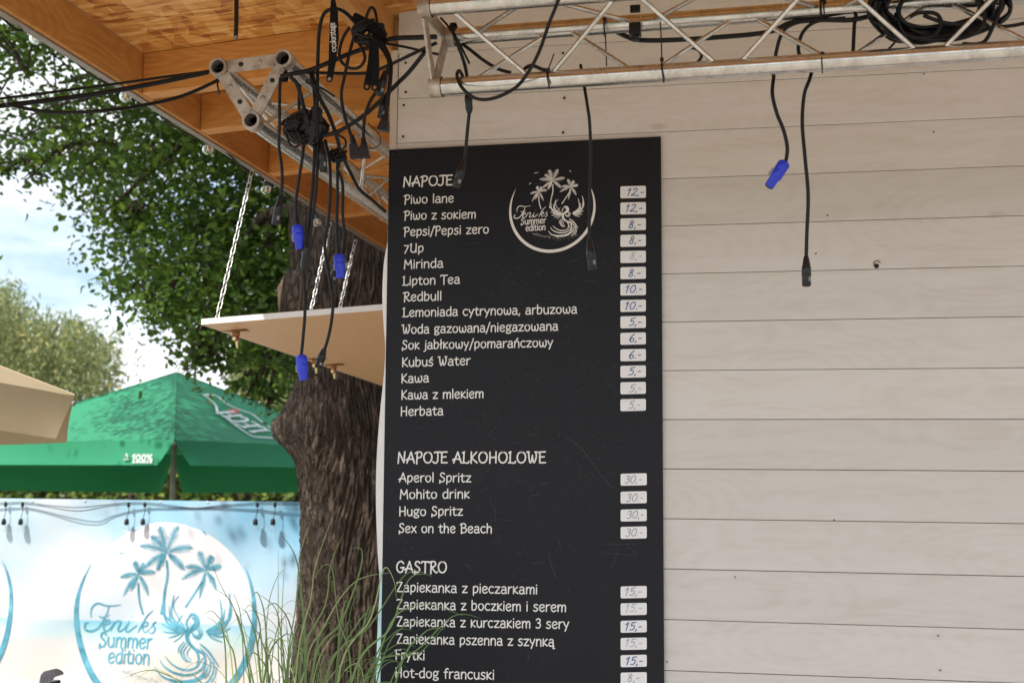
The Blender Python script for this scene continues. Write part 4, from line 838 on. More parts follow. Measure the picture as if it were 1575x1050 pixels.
# hedge
hd = thing('hedge', 'clipped green and yellow hedge in the gap beneath the green parasol', 'hedge', (-8, 18, 0))
n = 26000; c = np.stack([rng.uniform(-16, -3, n), rng.uniform(17.6, 19, n), rng.uniform(.0, 1.85, n)], 1); c[:, 2] += .12*np.sin(c[:, 0]*2.1); leafmesh('leaves', c, .6, .13, M_hedge, hd)
mb = MB(); mb.box(-16, -3, 18, 18.6, 0, 1.6); mb.obj('stems', M_bark, hd)

# ------------------------------------------------------------ ornamental grass in front of the board's corner
gr = thing('ornamental_grass', 'clump of tall arching ornamental grass in front of the trunk and board corner', 'grass plant', (R(470, 1040, 3.0).x, 3.0, 0))
mb = MB()
def blade(P, w):
    pts = cat(P, 7); n = len(pts); vs = []
    for i in range(n):
        t = (pts[min(i+1, n-1)]-pts[max(i-1, 0)]).normalized(); q = t.cross(Vector((.25*math.sin(w*9e4), 1, .1))).normalized(); f = w*(1-(i/(n-1))**1.7)*(.7+.3*min(1, i/(n*.3)))+.0003
        nn = t.cross(q)*f*.25; vs += [pts[i]+q*f, pts[i]+nn, pts[i]-q*f]
    mb.add(vs, [(3*i+k, 3*i+k+1, 3*i+k+4, 3*i+k+3) for i in range(n-1) for k in (0, 1)], True)
base = Vector((R(478, 1040, 3.0).x, 3.0, .0))
KEY = [[(585, 1000), (640, 930), (712, 946)], [(560, 1050), (640, 1000), (697, 947), (740, 950)], [(540, 1050), (600, 965), (628, 892), (655, 882)], [(500, 1050), (570, 960), (625, 882), (665, 886)], [(520, 1050), (570, 950), (590, 875), (605, 890), (610, 920)],
 [(470, 1050), (500, 960), (545, 895), (600, 880)], [(480, 1040), (525, 955), (553, 880), (556, 845), (540, 843)], [(460, 1040), (500, 930), (508, 870), (528, 820)], [(455, 1040), (478, 920), (485, 870), (512, 792)], [(440, 1050), (455, 930), (462, 850), (483, 790)],
 [(430, 1050), (428, 960), (428, 845)], [(436, 1050), (433, 960), (438, 862)], [(410, 1050), (412, 940), (425, 890), (438, 875)], [(470, 1040), (462, 900), (452, 850), (430, 820)], [(390, 1050), (375, 985), (355, 925), (330, 905)], [(385, 1050), (370, 960), (340, 900), (325, 865)],
 [(365, 1050), (350, 985), (330, 955), (318, 950)], [(400, 1040), (400, 960), (380, 915)], [(540, 1050), (520, 950), (512, 880), (500, 868), (480, 890)], [(520, 1040), (560, 960), (575, 930), (565, 945)], [(500, 1050), (530, 990), (560, 945), (568, 950)], [(420, 1050), (415, 990), (440, 985), (475, 1005)],
 [(440, 1050), (430, 960), (420, 930), (392, 910)], [(560, 1050), (530, 1030), (545, 1035)], [(600, 1050), (650, 1000), (690, 955)]]
for i, Kk in enumerate(KEY):
    d = 2.95+random.uniform(-.12, .12); P = [R(x, y, d+.0) for x, y in Kk]; b = base+Vector((random.uniform(-.12, .12), random.uniform(-.1, .1), 0)); s0 = P[0]
    blade([b, b.lerp(s0, .5)+Vector((0, 0, .06))]+P, random.uniform(.0016, .0034))
for i in range(200):
    a = random.uniform(0, 6.283); lean = abs(random.gauss(0, .17)); h_ = random.uniform(.75, 1.38)*(1-.15*lean); b = base+Vector((random.uniform(-.16, .07), random.uniform(-.12, .12), 0))
    dr = Vector((math.cos(a), math.sin(a)*.7, 0)); arc = random.uniform(.05, .42)
    if dr.x > 0: lean *= .6; arc *= .55
    tip = b+dr*(lean*1.3+arc*.35)+Vector((0, 0, h_*(1-arc*.22)))
    blade([b, b+dr*lean*.35+Vector((0, 0, h_*.5)), b+dr*lean*.85+Vector((0, 0, h_*.88)), b+dr*(lean*1.1+arc*.2)+Vector((0, 0, h_*.97)), tip], random.choice([.0008, .0012, .0017, .0024, .0031]))
mb.obj('blades', M_blade, gr, 'stuff')

# ------------------------------------------------------------ small hooded lamp post at bottom left
q = R(80, 1040, 5.0); pl = thing('path_light', 'small dark post light with grey perforated hood in front of banner', 'post light', (q.x, 5.0, 0))
zt0 = R(80, 1029, 5).z; mb = MB(); P = []
pf = [(-.037, -.10), (-.037, -.045), (-.032, -.018), (-.018, -.003), (0, 0), (.022, -.006), (.036, -.016), (.036, -.024)]
n = len(pf); vs = [Vector((q.x+a, 4.965, zt0+b)) for a, b in pf]+[Vector((q.x+a*.9, 5.035, zt0+b)) for a, b in pf]; mb.add(vs, [(i, i+1, n+i+1, n+i) for i in range(n-1)]+[tuple(range(n))[::-1]], True)
hood = mb.obj('hood', M_grey, pl)
mb = MB()
for i in range(5):
    for j in range(3): mb.lathe((q.x-.026+i*.011+j*.003, 4.9635, zt0-.016-j*.009-(4-i)*.0035), (0, 1, 0), [(0, .0022), (.001, .0022)], 7)
mb.obj('perforations', M_dark, hood)
mb = MB(); mb.hexa([Vector((q.x+x, y, z)) for x in (-.034, .026) for y in (4.97, 5.03) for z in (zt0-.30, zt0-.045)], .004); mb.obj('lamp_head', M_blk2, pl)
mb = MB(); mb.tube([(q.x, 5, 0), (q.x, 5, zt0-.3)], .02, 12); mb.obj('post', M_blk2, pl)

# ------------------------------------------------------------ lighting trusses
def truss(name, label, ends, dirv, length, pitch, r=.0192, phase=(0, .5, 0), rb=.0052):
    """ends: bottom, top A, top B at the open end"""
    dv = Vector(dirv).normalized(); E3 = [Vector(e) for e in ends]; T = thing(name, label, 'truss', E3[0], 'aluminium lighting trusses')
    for e in E3:
        mb = MB(); mb.pipe(e+dv*.004, e+dv*length, r, r-.002, 28); mb.obj('chord', M_alu, T)
        mb = MB(); mb.pipe(e-dv*.002, e+dv*.026, r+.0038, r-.003, 28); sl = mb.obj('sleeve', M_plate, T)
    for i in range(3):
        a, b = E3[i], E3[(i+1) % 3]; u = (b-a).normalized(); q = dv.cross(u).normalized(); a2, b2 = a+u*(r+.001), b-u*(r+.001); P = []
        for s1 in (a2, b2):
            for s2 in (-.0155, .0155):
                for s3 in (.004, .0095): P.append(s1+q*s2+dv*s3)
        mb = MB(); mb.hexa(P, .0008); pl = mb.obj('end_plate', M_plate, T)
        for t in (.3, .68):
            mb = MB(); mb.lathe(a2.lerp(b2, t)+dv*.0045, -dv, [(0, .006), (.0025, .006), (.003, .0035), (.0045, .003)], 8); mb.obj('bolt', M_dark if t < .5 else M_plate, pl)
    for (i, j, ph) in ((1, 0, phase[0]), (0, 2, phase[1]), (2, 1, phase[2])):
        s = .045+ph*pitch*2-(pitch if ph > 0 else 0)*0; k = 0
        pos = s; side = 0
        while pos < length-pitch:
            a = E3[i if side == 0 else j]+dv*(pos+.014); b = E3[j if side == 0 else i]+dv*(pos+pitch-.014); u = (b-a).normalized()
            mb = MB(); mb.tube([a+u*(r-.002), b-u*(r-.002)], rb, 10)
            br = mb.obj('brace', M_alu, T)
            for e_, sg in ((a, 1), (b, -1)):
                w_ = MB(); w_.tube([e_+u*sg*(r-.004), e_+u*sg*(r+.003)], [rb+.004, rb+.0012], 9); w_.obj('weld', M_plate, br)
            pos += pitch; side ^= 1
    return T
br = R(663, 135, 2.655); fe = R(651, 12, 2.575); be = R(679, 58, 2.735)
be.x = br.x+.008; fe.x = br.x-.006
truss('lighting_truss', 'scratched aluminium triangular truss running across in front of the plank wall', [br, fe, be], (1.24, -.035, .004), 3.6, .203, phase=(.0, .06, .02))
bl = R(386, 185, 2.75); t1 = R(335, 103, 2.75); t2 = R(435, 90, 2.75)
truss('lighting_truss', 'aluminium triangular truss with open pipe ends beside the timber roof rafters', [bl, t1, t2], (0, 1, 0), 4.6, .203, phase=(.1, .0, .05))
def band(px, py0, py1, d, w, label, x2=None, cat_='strap'):
    x2 = x2 or px; mb = MB(); a, b = R(px, py0, d), R(x2, py1, d+.0); mb.hexa([p+Vector((sx*w/2, sy*.003, 0)) for p in () for sx in () for sy in ()] if False else [(b if z == 0 else a)+Vector((x*w/2, y*.0022, 0)) for x in (-1, 1) for y in (-1, 1) for z in (0, 1)], .0006)
    return mb

# ------------------------------------------------------------ cables
def cable(pts, label, r=.0040, mat=None, plugs=(), extra=(), group='black cables tangled over the two trusses', name='cable', cat_='cable'):
    P = [R(*p) for p in pts]; T = thing(name, label, cat_, P[0], group)
    mb = MB(); mb.tube(cat(P, 7), r, 8); mb.obj('lead', mat or M_black, T)
    for e in extra:
        mb = MB(); mb.tube(cat([R(*p) for p in e], 7), r, 8); mb.obj('lead', mat or M_black, T)
    for pl in plugs: plug(T, *pl)
    return T
def plug(T, kind, a, b, d=2.78):
    A, B = (R(*a, d) if not isinstance(a, Vector) else a), (R(*b, d) if not isinstance(b, Vector) else b); ax = (B-A); Ln = ax.length; ax.normalize(); mb = MB()
    if kind == 'blue':
        mb.lathe(A, ax, [(0, .0085), (.003, .0125), (Ln*.30, .0135), (Ln*.33, .0122), (Ln*.36, .0136), (Ln*.62, .0132), (Ln*.66, .0105), (Ln*.97, .0102), (Ln, .0088)], 16)
        p = mb.obj('power_plug', M_blue, T); s = ax.orthogonal().normalized(); s = Vector((-1, -.25, 0)) - ax*Vector((-1, -.25, 0)).dot(ax); s.normalize()
        q = MB(); c = A+ax*Ln*.52+s*.013; q.hexa([c+ax*(z*Ln*.13)+s*(x*.003)+ax.cross(s)*(y*.0045) for x in (-1, 1) for y in (-1, 1) for z in (-1, 1)], .001); q.obj('latch_tab', M_grey, p)
        q = MB(); q.lathe(B, -ax, [(-.0006, .0075), (0, .0078)], 12); q.obj('socket_opening', M_dark, p)
        for k in range(3):
            q = MB(); o_ = A+ax*(Ln*(.10+.07*k)); q.tube([o_+(s*math.cos(t)+ax.cross(s)*math.sin(t))*.0132 for t in np.linspace(0, 6.283, 17)[:-1]], .0007, 4, closed=True); q.obj('grip_ring', M_blue, p)
    elif kind == 'xlr':
        mb.lathe(A, ax, [(0, .0046), (Ln*.08, .0062), (Ln*.34, .0088), (Ln*.38, .0098), (Ln*.66, .0100), (Ln*.68, .0090), (Ln*.72, .0094), (Ln*.97, .0094), (Ln, .0082)], 16)
        p = mb.obj('audio_plug', M_blk2, T); s = Vector((1, -1, 0))-ax*Vector((1, -1, 0)).dot(ax); s.normalize()
        q = MB(); c = A+ax*Ln*.78+s*.0092; q.hexa([c+ax*(z*Ln*.07)+s*(x*.001)+ax.cross(s)*(y*.003) for x in (-1, 1) for y in (-1, 1) for z in (-1, 1)], .0004); q.obj('release_tab', M_grey, p)
        q = MB(); q.lathe(B, -ax, [(-.0006, .0066), (0, .007)], 12); q.obj('socket_opening', M_dark, p)
    elif kind == 'iec':
        mb.lathe(A, ax, [(0, .0048), (Ln*.1, .006), (Ln*.42, .0085)], 10); s = Vector((1, 0, 0))-ax*ax.x; s.normalize(); t_ = ax.cross(s)
        P = [A+ax*(Ln*(.4 if z == 0 else 1))+s*(x*(.0095 if z == 0 else .0135))+t_*(y*(.008 if z == 0 else .0095)) for x in (-1, 1) for y in (-1, 1) for z in (0, 1)]; mb.hexa(P, .0015); p = mb.obj('power_plug', M_blk2, T)
        q = MB(); c = B-ax*Ln*.18; q.hexa([c+ax*(z*Ln*.15)+s*(x*.0125-.0005)+t_*(y*.001-.0098*(1 if t_.y < 0 else -1)*1) for x in (-1, 1) for y in (-1, 1) for z in (-1, 1)], .0003); q.obj('plug_face', M_grey, p)
    elif kind == 'joint':
        mb.lathe(A, ax, [(0, .005), (Ln*.15, .0085), (Ln*.4, .0095), (Ln*.45, .0085), (Ln*.8, .0085), (Ln, .0055)], 14); mb.obj('inline_coupler', M_blk2, T)
# right truss cables
D1 = 2.60
cable([(862, -14, 2.5), (859, 0, 2.52), (844, 38, 2.55), (827, 85, 2.58), (803, 125, D1), (780, 143, D1), (751, 153, D1), (728, 150, D1), (710, 134, D1), (703, 117, 2.62), (706, 109, 2.64), (711, 116, 2.66), (712, 124, 2.68)], 'black cable looping down from above and over the lower truss tube near its left end')
cable([(693, 40, 2.69), (702, 64, 2.69), (710, 85, 2.7), (716, 105, 2.70), (719, 125, 2.70), (720, 146, 2.70)], 'short cable with two plugs hanging over the word NAPOJE', plugs=[('joint', (720, 143), (722, 174), 2.70), ('xlr', (714, 247), (701, 288), 2.72)],
      extra=[[(722, 172, 2.70), (719, 200, 2.71), (716, 235, 2.72), (714, 250, 2.72)]])
cable([(678, 28, 2.66), (692, 44, 2.7), (706, 66, 2.72), (718, 90, 2.72), (722, 98, 2.72)], 'thin black cable tie tail crossing the rear truss tube at the left end', r=.0025)
cable([(700, 60, 2.74), (722, 76, 2.73), (745, 94, 2.72), (768, 107, 2.72), (786, 112, 2.72)], 'black cable running from the rear truss tube down behind the lower tube')
cable([(808, 113, 2.66), (806, 107, 2.65), (818, 101, 2.64), (834, 107, 2.64), (846, 108, 2.64)], 'short black cable end lying on top of the lower truss tube')
cable([(893, 100, 2.74), (899, 135, 2.72), (903, 160, 2.72), (907, 190, 2.72), (908.5, 240, 2.73), (907, 300, 2.73), (906, 372, 2.73)], 'black cable with audio plug hanging over the round emblem on the menu board', r=.0036, plugs=[('xlr', (906, 368), (911.5, 415), 2.73)])
cable([(948, 49, 2.76), (965, 57, 2.74), (985, 62, 2.74), (1030, 62, 2.74), (1100, 58, 2.73), (1180, 50, 2.72), (1215, 36, 2.71), (1260, 31, 2.71), (1310, 31, 2.70), (1350, 22, 2.70)], 'black cable running along the truss towards the big coil', r=.0055)
cable([(1029, 98, 2.70), (1040, 86, 2.69), (1058, 75, 2.68), (1072, 76, 2.68), (1079, 86, 2.69), (1074, 95, 2.70)], 'small loop of black cable standing up behind the lower truss tube', r=.0036)
cable([(1262, 31, 2.70), (1232, 34, 2.70), (1210, 43, 2.70), (1200, 58, 2.70), (1194, 80, 2.71), (1191, 100, 2.71), (1190, 118, 2.70), (1188, 145, 2.69), (1195, 175, 2.69), (1205, 200, 2.69), (1211, 228, 2.69), (1208, 252, 2.69)], 'black cable with blue power plug hanging against the pale planks', plugs=[('blue', (1208, 249), (1182, 288), 2.69)])
cable([(1300, 28, 2.70), (1258, 33, 2.70), (1238, 46, 2.70), (1229, 66, 2.70), (1230, 85, 2.71), (1247, 104, 2.71), (1246, 120, 2.70), (1237, 146, 2.70), (1234, 190, 2.70), (1238, 240, 2.70), (1243, 300, 2.70), (1241, 360, 2.70), (1240, 400, 2.70)], 'longest hanging black cable with black audio plug against the pale planks', plugs=[('xlr', (1240, 394), (1240.5, 440), 2.70)])
cable([(1306, 8, 2.7), (1316, 22, 2.70), (1314, 40, 2.70), (1313, 60, 2.70), (1312, 84, 2.70)], 'short black cable dropping behind the lower truss tube left of the coil')
cable([(1384, 55, 2.70), (1376, 66, 2.70), (1364, 79, 2.70)], 'thin black cable slanting to the lower truss tube below the coil', r=.0025)
cable([(1505, 36, 2.68), (1530, 41, 2.68), (1556, 40, 2.68), (1590, 33, 2.68)], 'black cable leaving the coil to the right edge')
coil = thing('cable_coil', 'big tangled coil of black cables resting inside the truss at upper right', 'cable coil', R(1440, 40, 2.68))
mb_r = random.Random(11)
for k in range(17):
    cx, cy = 1440+mb_r.uniform(-16, 16), 8+mb_r.uniform(-14, 6); rx, ry = mb_r.uniform(72, 104), mb_r.uniform(34, 56); ph = mb_r.uniform(0, 6); tl_ = mb_r.uniform(-.1, .15); P = []
    for i in range(14):
        a = ph+2*math.pi*i/14; P.append(R(cx+rx*math.cos(a), cy+ry*math.sin(a)+tl_*rx*math.cos(a)+(8 if math.cos(a) < -.2 else 0)+mb_r.uniform(-3, 3), 2.66+.07*math.sin(a+1)*mb_r.uniform(.2, 1)+.02*mb_r.uniform(-1, 1)))
    mb = MB(); mb.tube(cat(P, 5, True), .0043, 7, closed=True); mb.obj('loop', M_black, coil)
for Pq in ([(1345, 0), (1350, 25), (1385, 52), (1430, 58), (1447, 38), (1440, 22), (1415, 20), (1400, 26)], [(1378, 20), (1392, 52), (1440, 62), (1492, 55), (1515, 30), (1500, -5)], [(1480, 68), (1512, 66), (1528, 40), (1536, 22), (1540, 0), (1530, -20)], [(1420, 24), (1455, 36), (1490, 38)]):
    mb = MB(); mb.tube(cat([R(x, y, 2.64) for x, y in Pq], 7), .0043, 7); mb.obj('loop', M_black, coil)
def zip_tie(px, py0, py1, d, lab, w=.004, x2=None, tail=None):
    T = thing('cable_tie', lab, 'cable tie', R(px, py1, d), 'black cable ties on the trusses'); mb = MB(); x2 = x2 or px
    mb.tube(cat([R(px, py0, d), R(px+(x2-px)*.3-1, (py0*2+py1)/3, d-.01), R(px+(x2-px)*.7-.5, (py0+2*py1)/3, d-.01), R(x2, py1, d)], 5), w/2, 6)
    if tail: mb.tube(cat([R(*p, d) for p in tail], 4), w/2*.8, 6)
    mb.obj('band', M_blk2, T); mb = MB(); c = R(px, py0, d); mb.box(c.x-.004, c.x+.004, c.y-.004, c.y+.004, c.z-.004, c.z+.004, .001); mb.obj('lock_head', M_blk2, T); return T
zip_tie(842, 109, 137, 2.632, 'black cable tie around lower truss tube above the palm emblem', x2=845, tail=[(842, 109), (846, 100), (852, 83)])
zip_tie(1018, 92, 127, 2.63, 'long black cable tie around lower truss tube above the board corner', x2=1021, tail=[(1018, 92), (1017, 60), (1015.5, 34)])
zip_tie(1265, 83, 113, 2.62, 'black cable tie around lower truss tube left of the hanging coil', w=.003)
zip_tie(930, 30, 56, 2.70, 'black cable tie hanging from the rear truss tube left of the black clip', tail=[(931, 50), (932, 75), (933, 102)])
zip_tie(1263, 0, 30, 2.70, 'black cable tie on the rear truss tube right of centre', w=.005)
zip_tie(1268, 1, 24, 2.69, 'second black cable tie close beside the one on the rear tube', w=.003)
def velcro(px, py0, py1, d, w, lab):
    T = thing('hook_and_loop_strap', lab, 'strap', R(px, py1, d)); mb = MB()
    a = R(px, (py0+py1)/2, d); h_ = R(px, py0, d).z-R(px, py1, d).z; n = 20; r = h_/2
    for s in range(2):
        pass
    vs = []
    for i in range(n):
        an = 2*math.pi*i/n
        for x, rr_ in ((-w/2, r), (w/2, r), (w/2, r-.002), (-w/2, r-.002)): vs.append(Vector((a.x+x, a.y+math.cos(an)*rr_, a.z+math.sin(an)*rr_)))
    mb.add(vs, [(i*4+k, ((i+1) % n)*4+k, ((i+1) % n)*4+(k+1) % 4, i*4+(k+1) % 4) for i in range(n) for k in range(4)], True); mb.obj('band', M_fab, T); return T
v1 = velcro(698, 36, 66, 2.735, .011, 'black strap wrapped round the left end of the rear truss tube')
mb = MB(); c = R(977, 46, 2.70); mb.box(c.x-.013, c.x+.013, c.y-.012, c.y+.012, c.z-.014, c.z+.014, .002); mb.box(c.x-.006, c.x+.008, c.y-.008, c.y+.008, c.z-.026, c.z-.0145, .001)
clip = thing('cable_clip', 'black plastic clip box on the rear truss tube above the board corner', 'clip', R(977, 60, 2.70)); mb.obj('clip_body', M_blk2, clip)
c = R(977, 14, 2.62); mb = MB(); mb.box(c.x-.011, c.x+.011, c.y-.004, c.y+.004, c.z-.008, c.z+.008, .001); mb.obj('clip_top', M_blk2, clip)

# cables between the two trusses and out to the left
cable([(-60, 158, 2.3), (0, 152, 2.4), (150, 133, 2.6), (250, 119, 2.7), (318, 110, 2.76), (345, 103, 2.78)], 'thin upper black cable running out from the truss end to the left edge', r=.0032)
cable([(-60, 172, 2.3), (0, 163, 2.4), (80, 154, 2.5), (170, 141, 2.6), (260, 124, 2.7), (320, 111, 2.76)], 'thick black cable just below the uppermost one leaving to the left edge', r=.0058)
cable([(10, 160, 2.35), (45, 168, 2.4), (90, 173, 2.45), (150, 171, 2.5), (215, 163, 2.6), (280, 148, 2.7), (335, 124, 2.76)], 'lowest sagging black cable in front of the tree leaving to the left', r=.0042)
zip_tie(335, 124, 145, 2.76, 'black cable tie dangling below the open truss end', w=.005, x2=337)
cable([(432, 118, 2.74), (448, 114, 2.74), (480, 107, 2.76), (540, 82, 2.78), (575, 71, 2.76), (602, 60, 2.74), (640, 58, 2.72), (672, 57, 2.72)], 'thick black cable from the left truss apex across to the right truss', r=.0058)
cable([(420, 112, 2.86), (470, 112, 2.86), (560, 113, 2.84), (590, 104, 2.82), (625, 88, 2.76), (650, 76, 2.72), (672, 66, 2.72)], 'second black cable crossing between the trusses lower than the thick one', r=.0042)
cable([(586, 66, 2.78), (620, 72, 2.76), (655, 80, 2.72), (684, 86, 2.72)], 'thin black cable crossing the wall corner and ending beyond the right truss plate', r=.0032)
cable([(470, 212, 2.80), (500, 208, 2.80), (525, 200, 2.8), (562, 176, 2.79), (590, 150, 2.78), (610, 130, 2.76), (630, 110, 2.74), (652, 82, 2.72)], 'long black cable rising from the tape bundle across the wall corner', r=.0052)
# hanging leads, left cluster
cable([(431, 120, 2.74), (430, 150, 2.74), (430, 190, 2.74), (429, 225, 2.75), (433, 255, 2.75), (434, 280, 2.75), (432, 305, 2.75)], 'leftmost hanging black lead with audio plug in front of the roof edge', plugs=[('xlr', (432, 301), (423.5, 345), 2.75)])
cable([(461, 130, 2.80), (460, 165, 2.80), (466, 205, 2.80), (466, 235, 2.80), (459, 280, 2.80), (455, 315, 2.80), (457, 350, 2.80)], 'hanging black lead ending in the upper left blue power plug', plugs=[('blue', (457, 346), (461.5, 384), 2.80)])
cable([(484, 215, 2.80), (482, 270, 2.80), (476, 330, 2.80), (470, 376, 2.80)], 'double black lead joined by a coupler and ending in the lowest blue power plug', plugs=[('joint', (473, 374), (466.5, 414), 2.80), ('blue', (463, 546), (467.5, 585), 2.80)],
      extra=[[(489, 215, 2.80), (487, 280, 2.80), (480, 340, 2.80), (472, 385, 2.80)], [(466, 412, 2.80), (468, 440, 2.80), (469, 480, 2.80), (466, 520, 2.80), (463, 550, 2.80)]])
cable([(500, 215, 2.84), (507, 250, 2.84), (508, 290, 2.84), (505, 340, 2.84), (500, 370, 2.84), (501, 395, 2.84), (508, 435, 2.84), (512, 470, 2.84), (507, 510, 2.84), (497, 545, 2.84)], 'long black lead ending in an audio plug under the hatch edge', plugs=[('xlr', (499, 536), (489, 565), 2.84)])
cable([(519, 235, 2.86), (519, 300, 2.86), (518, 350, 2.86), (520, 395, 2.86)], 'pair of black leads ending in the right hand blue power plug', plugs=[('blue', (521, 391), (524, 428), 2.86), ('xlr', (520, 405), (510, 434), 2.89)],
      extra=[[(521, 262, 2.86), (527, 285, 2.87), (527, 330, 2.87), (530, 365, 2.88), (527, 395, 2.87)]])
cable([(522, 228, 2.86), (535, 258, 2.9), (552, 290, 3.0), (570, 306, 3.1), (592, 325, 3.3)], 'black lead slanting down along the left truss to the board edge', r=.0045)
cable([(480, 112, 2.82), (484, 140, 2.80), (486, 175, 2.80), (491, 205, 2.80), (495, 228, 2.80)], 'black lead with big black plug among the tape bundle', r=.0055, plugs=[('xlr', (495, 218), (497.5, 264), 2.80)])
cable([(548, 45, 2.74), (538, 80, 2.74), (530, 118, 2.74), (525, 145, 2.74), (529, 175, 2.74), (541, 212, 2.74)], 'black lead ending in the left one of two kettle plugs', plugs=[('iec', (541, 208), (548, 243), 2.74)])
cable([(580, 140, 2.74), (570, 155, 2.74), (561, 180, 2.74), (559, 215, 2.74)], 'black lead ending in the right one of two kettle plugs', plugs=[('iec', (559, 212), (560.5, 243), 2.74)])
cable([(580, 55, 2.74), (594, 78, 2.74), (601, 100, 2.74), (600, 125, 2.74), (597, 150, 2.74), (594, 178, 2.74)], 'thick black lead with kettle plug hanging beside the wall corner', r=.0052, plugs=[('iec', (595, 174), (589, 202), 2.74)])
cable([(566, 52, 2.72), (583, 70, 2.72), (597, 92, 2.72), (596, 110, 2.72), (592, 120, 2.72)], 'black lead with audio plug hanging just left of the wall corner', plugs=[('xlr', (593, 110), (583, 147), 2.72), ('xlr', (593, 148), (586, 182), 2.76)])
cable([(488, 220, 2.78), (488, 150, 2.78), (489, 90, 2.78), (491, 50, 2.77), (497, 24, 2.76), (508, 15, 2.75), (522, 15, 2.74), (536, 24, 2.74), (552, 42, 2.74)], 'tall arched black cable left of the lettered strap', r=.0046)
cable([(538, 42, 2.73), (528, 58, 2.73), (522, 80, 2.73), (525, 95, 2.73), (538, 105, 2.73), (552, 104, 2.73), (561, 92, 2.73), (558, 78, 2.73), (545, 55, 2.73)], 'teardrop loop of black cable between the two dark straps', r=.0038)
cable([(561, 38, 2.73), (565, 22, 2.73), (571, 12, 2.73), (577, 18, 2.73), (581, 40, 2.73)], 'small upright loop of black cable above the knot', r=.0036)
cable([(446, 118, 2.74), (456, 128, 2.75), (462, 145, 2.77), (468, 170, 2.79), (472, 190, 2.8)], 'black cable dropping from the truss apex into the tape bundle', r=.0052)
cable([(478, 112, 2.78), (482, 130, 2.78), (494, 155, 2.80), (506, 178, 2.82), (516, 205, 2.84), (522, 230, 2.86), (519, 260, 2.86)], 'black cable curving over the truss brace to the lower knot', r=.005)
cable([(440, 205, 2.78), (446, 222, 2.78), (456, 226, 2.78), (466, 215, 2.78), (474, 205, 2.78)], 'thin black cable loop under the tape bundle at its left', r=.0028)
cable([(515, 205, 2.80), (530, 214, 2.80), (531, 225, 2.80), (522, 234, 2.80)], 'thin black cable loop right of the tape bundle', r=.0028)
cable([(470, 126, 2.76), (495, 136, 2.77), (515, 149, 2.78)], 'thin black cable tie tail across the upper truss tube', r=.0026)
cable([(566, 190, 2.92), (582, 205, 2.92), (585, 220, 2.92), (574, 229, 2.92), (566, 227, 2.92)], 'very thin black loop round the upper tube near the wall corner', r=.0013)
for px, py, d, lab in ((470, 196, 2.80, 'black tape wrapped bundle of plugs on the left truss'), (568, 50, 2.74, 'tight knot of black cables hanging under the roof beam'), (518, 240, 2.86, 'small lower knot of black cables below the left truss')):
    T = thing('cable_bundle', lab, 'cable bundle', R(px, py, d), 'knots of cable on the left truss'); rr = random.Random(px); sc = {470: 1., 568: .72, 518: .35}[px]
    for k in range(int(20*sc)+4):
        P = []; ph = rr.uniform(0, 6)
        for i in range(9):
            a = ph+i*.75; P.append(R(px+sc*rr.uniform(14, 34)*math.cos(a)+rr.uniform(-4, 4), py+sc*rr.uniform(8, 26)*math.sin(a)+rr.uniform(-4, 4), d+.03*sc*math.sin(a*1.3)))
        mb = MB(); mb.tube(cat(P, 5), .0042, 6); mb.obj('loop', M_black, T)
    if px == 470:
        for (x, y, w_, h_, r_) in ((466, 188, .024, .028, .4), (482, 205, .02, .03, -.5), (455, 203, .016, .02, .2), (487, 178, .011, .022, 0.)):
            c = R(x, y, d-.005); mb = MB(); Q = [c+Vector((math.cos(r_)*a*w_-math.sin(r_)*b*h_, cc*.016, math.sin(r_)*a*w_+math.cos(r_)*b*h_)) for a in (-1, 1) for cc in (-1, 1) for b in (-1, 1)]; mb.hexa(Q, .006); mb.obj('adaptor', M_blk2, T)
    if px == 568:
        for (x, y, x2, y2) in ((545, 25, 575, 45), (560, 40, 590, 60)):
            mb = MB(); mb.tube(cat([R(x, y, d), R((x+x2)/2, (y+y2)/2-2, d), R(x2, y2, d)], 5), .009, 8); mb.obj('taped_section', M_fab, T)
# flat straps
def strap(P, w, lab, hole=True, mat=None, name='strap', thick=.0018):
    pts = [R(*p) for p in P]; T = thing(name, lab, 'strap', pts[-1]); mb = MB(); ww = w if isinstance(w, list) else [w]*len(pts); vs = []
    for i, p in enumerate(pts):
        t = (pts[min(i+1, len(pts)-1)]-pts[max(i-1, 0)]).normalized(); q = t.cross(Vector((0, 1, 0))).normalized()*ww[i]/2
        vs += [p-q-Vector((0, thick, 0)), p+q-Vector((0, thick, 0)), p+q, p-q]
    e = pts[-1]; t = (pts[-1]-pts[-2]).normalized(); q = t.cross(Vector((0, 1, 0))).normalized()*ww[-1]/2; n = len(pts)
    mb.add(vs, [(i*4+k, i*4+(k+1) % 4, i*4+4+(k+1) % 4, i*4+4+k) for i in range(n-1) for k in range(4)]+[(3, 2, 1, 0)])
    arc = [e+q*math.cos(a)+t*q.length*math.sin(a) for a in np.linspace(0, math.pi, 9)]; mb.add([a-Vector((0, thick, 0)) for a in arc]+arc, [tuple(range(9)), tuple(range(17, 8, -1))]+[(i, i+9, i+10, i+1) for i in range(8)])
    b = mb.obj('webbing', mat or M_fab, T)
    if hole:
        m2 = MB(); m2.lathe(e-Vector((0, thick+.0003, 0)), (0, -1, 0), [(0, .0045), (.001, .004)], 12); m2.obj('rivet', M_brass if hole == 2 else M_grey, T)
    return T, pts
s_, P = strap([(513, -25, 2.72), (512.5, 0, 2.72), (514, 20, 2.72), (514, 60, 2.72), (511, 98, 2.72), (507, 122, 2.72)], [.008, .010, .019, .023, .017, .015], 'black webbing strap with vertical white colorstage lettering')
